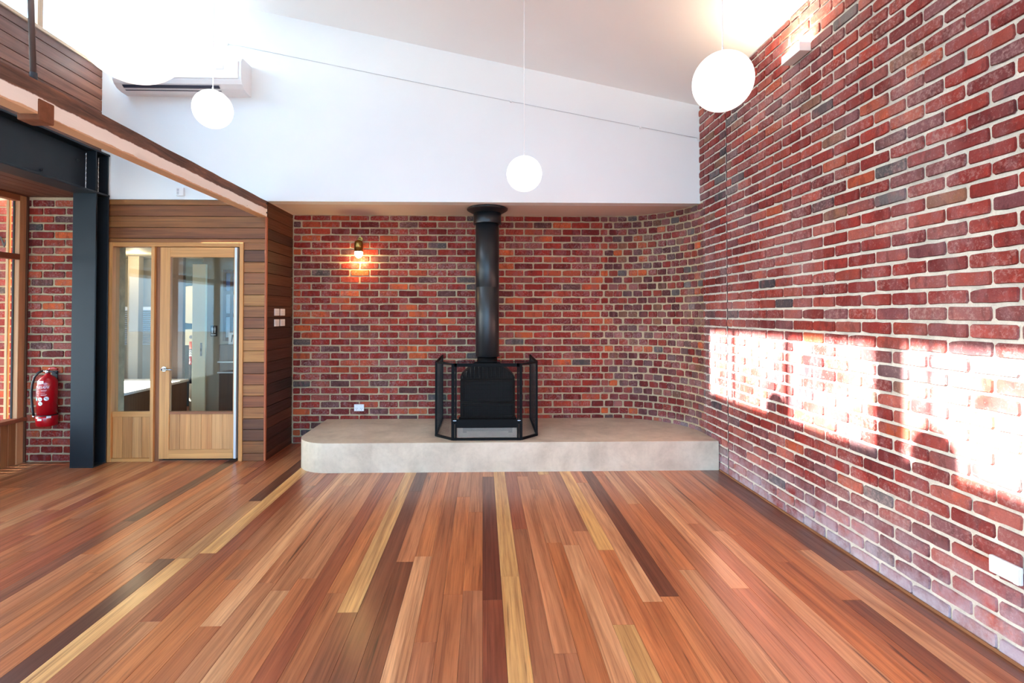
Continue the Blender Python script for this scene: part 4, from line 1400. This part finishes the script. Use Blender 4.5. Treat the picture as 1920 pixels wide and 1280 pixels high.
vs_ = [b.bm.verts.new(bent(x - 0.004 + 0.28 * y, 0.822 + y, ER + 0.0014)) for x, y in vv]
for f in ff: b.bm.faces.new([vs_[i] for i in f])
b.build('lettering', M['sticker'], fx, recalc=False)
sticker('print_column', -0.076, -0.066, 0.715, 0.815, M['sticker'], n=2)
for i, z in enumerate((0.79, 0.782, 0.762, 0.745, 0.737)):
    sticker('print_line', -0.006, 0.046 - 0.006 * (i % 3), z, z + 0.0045, M['sticker_pink'])
for i, z in enumerate((0.793, 0.775, 0.755, 0.738)):
    sticker('print_line', -0.058, -0.022 - 0.008 * (i % 2), z, z + 0.004, M['sticker_pink'])
round_sticker(-0.062, 0.700, 0.0185, M['teal'])
for (u, z) in ((-0.012, 0.700), (0.042, 0.704), (-0.010, 0.655)):
    s = round_sticker(u, z, 0.021, M['sticker'])
    b = B()
    q = [(-0.013, 0.009), (-0.010, 0.012), (0.013, -0.009), (0.010, -0.012)]
    b.bm.faces.new([b.bm.verts.new(bent(u + a, z + c_, ER + 0.0022)) for a, c_ in q])
    b.build('slash', M['ink'], s)
sticker('base_label', -0.030, 0.010, 0.478, 0.498, M['sticker'], 0.0972)
sticker('strap_clip', 0.046, 0.080, 0.500, 0.522, M['alu'], 0.0985)

# ================================================================== TREES OUTSIDE
def tree(x, y, h, crown, label, seed, nleaf):
    r = random.Random(seed)
    t = empty('tree', (x, y, -0.07))
    tag(t, label, 'tree', 'trees outside the clerestory')
    b = B()
    b.tube([(x, y, -0.07), (x + 0.1, y, h * 0.4), (x, y + 0.1, h * 0.75), (x, y, h * 0.97)], [0.2, 0.16, 0.1, 0.04], 10)
    for i in range(7):
        a = r.uniform(0, 2 * PI)
        z = h * r.uniform(0.55, 0.85)
        L = crown * r.uniform(0.6, 0.95)
        b.tube([(x, y, z), (x + L * 0.5 * math.cos(a), y + L * 0.5 * math.sin(a), z + L * 0.3), (x + L * math.cos(a), y + L * math.sin(a), z + L * 0.5)], [0.06, 0.04, 0.015], 6)
    b.build('trunk', M['bark'], t)
    V, Fc = [], []
    for i in range(nleaf):
        d = Vector((r.gauss(0, 1), r.gauss(0, 1), r.gauss(0, 0.8))).normalized() * crown * r.uniform(0.45, 1.0)
        c = Vector((x, y, h * 0.85)) + d
        u = Vector((r.gauss(0, 1), r.gauss(0, 1), r.gauss(0, 1))).normalized() * 0.085
        w = u.orthogonal().normalized() * 0.035
        k_ = len(V)
        V += [tuple(c - u), tuple(c + w), tuple(c + u), tuple(c - w)]
        Fc.append((k_, k_ + 1, k_ + 2, k_ + 3))
    me = bpy.data.meshes.new('foliage')
    me.from_pydata(V, [], Fc)
    o = link_mesh('foliage', me, M['leaf'], t)
    o['kind'] = 'stuff'
tree(-12.0, 13.9, 9.0, 0.75, 'leafy tree seen through the high clerestory window', 3, 700)
tree(-13.0, 3.45, 8.6, 1.0, 'sparse tree outside casting dappled shade on the brick wall', 4, 240)
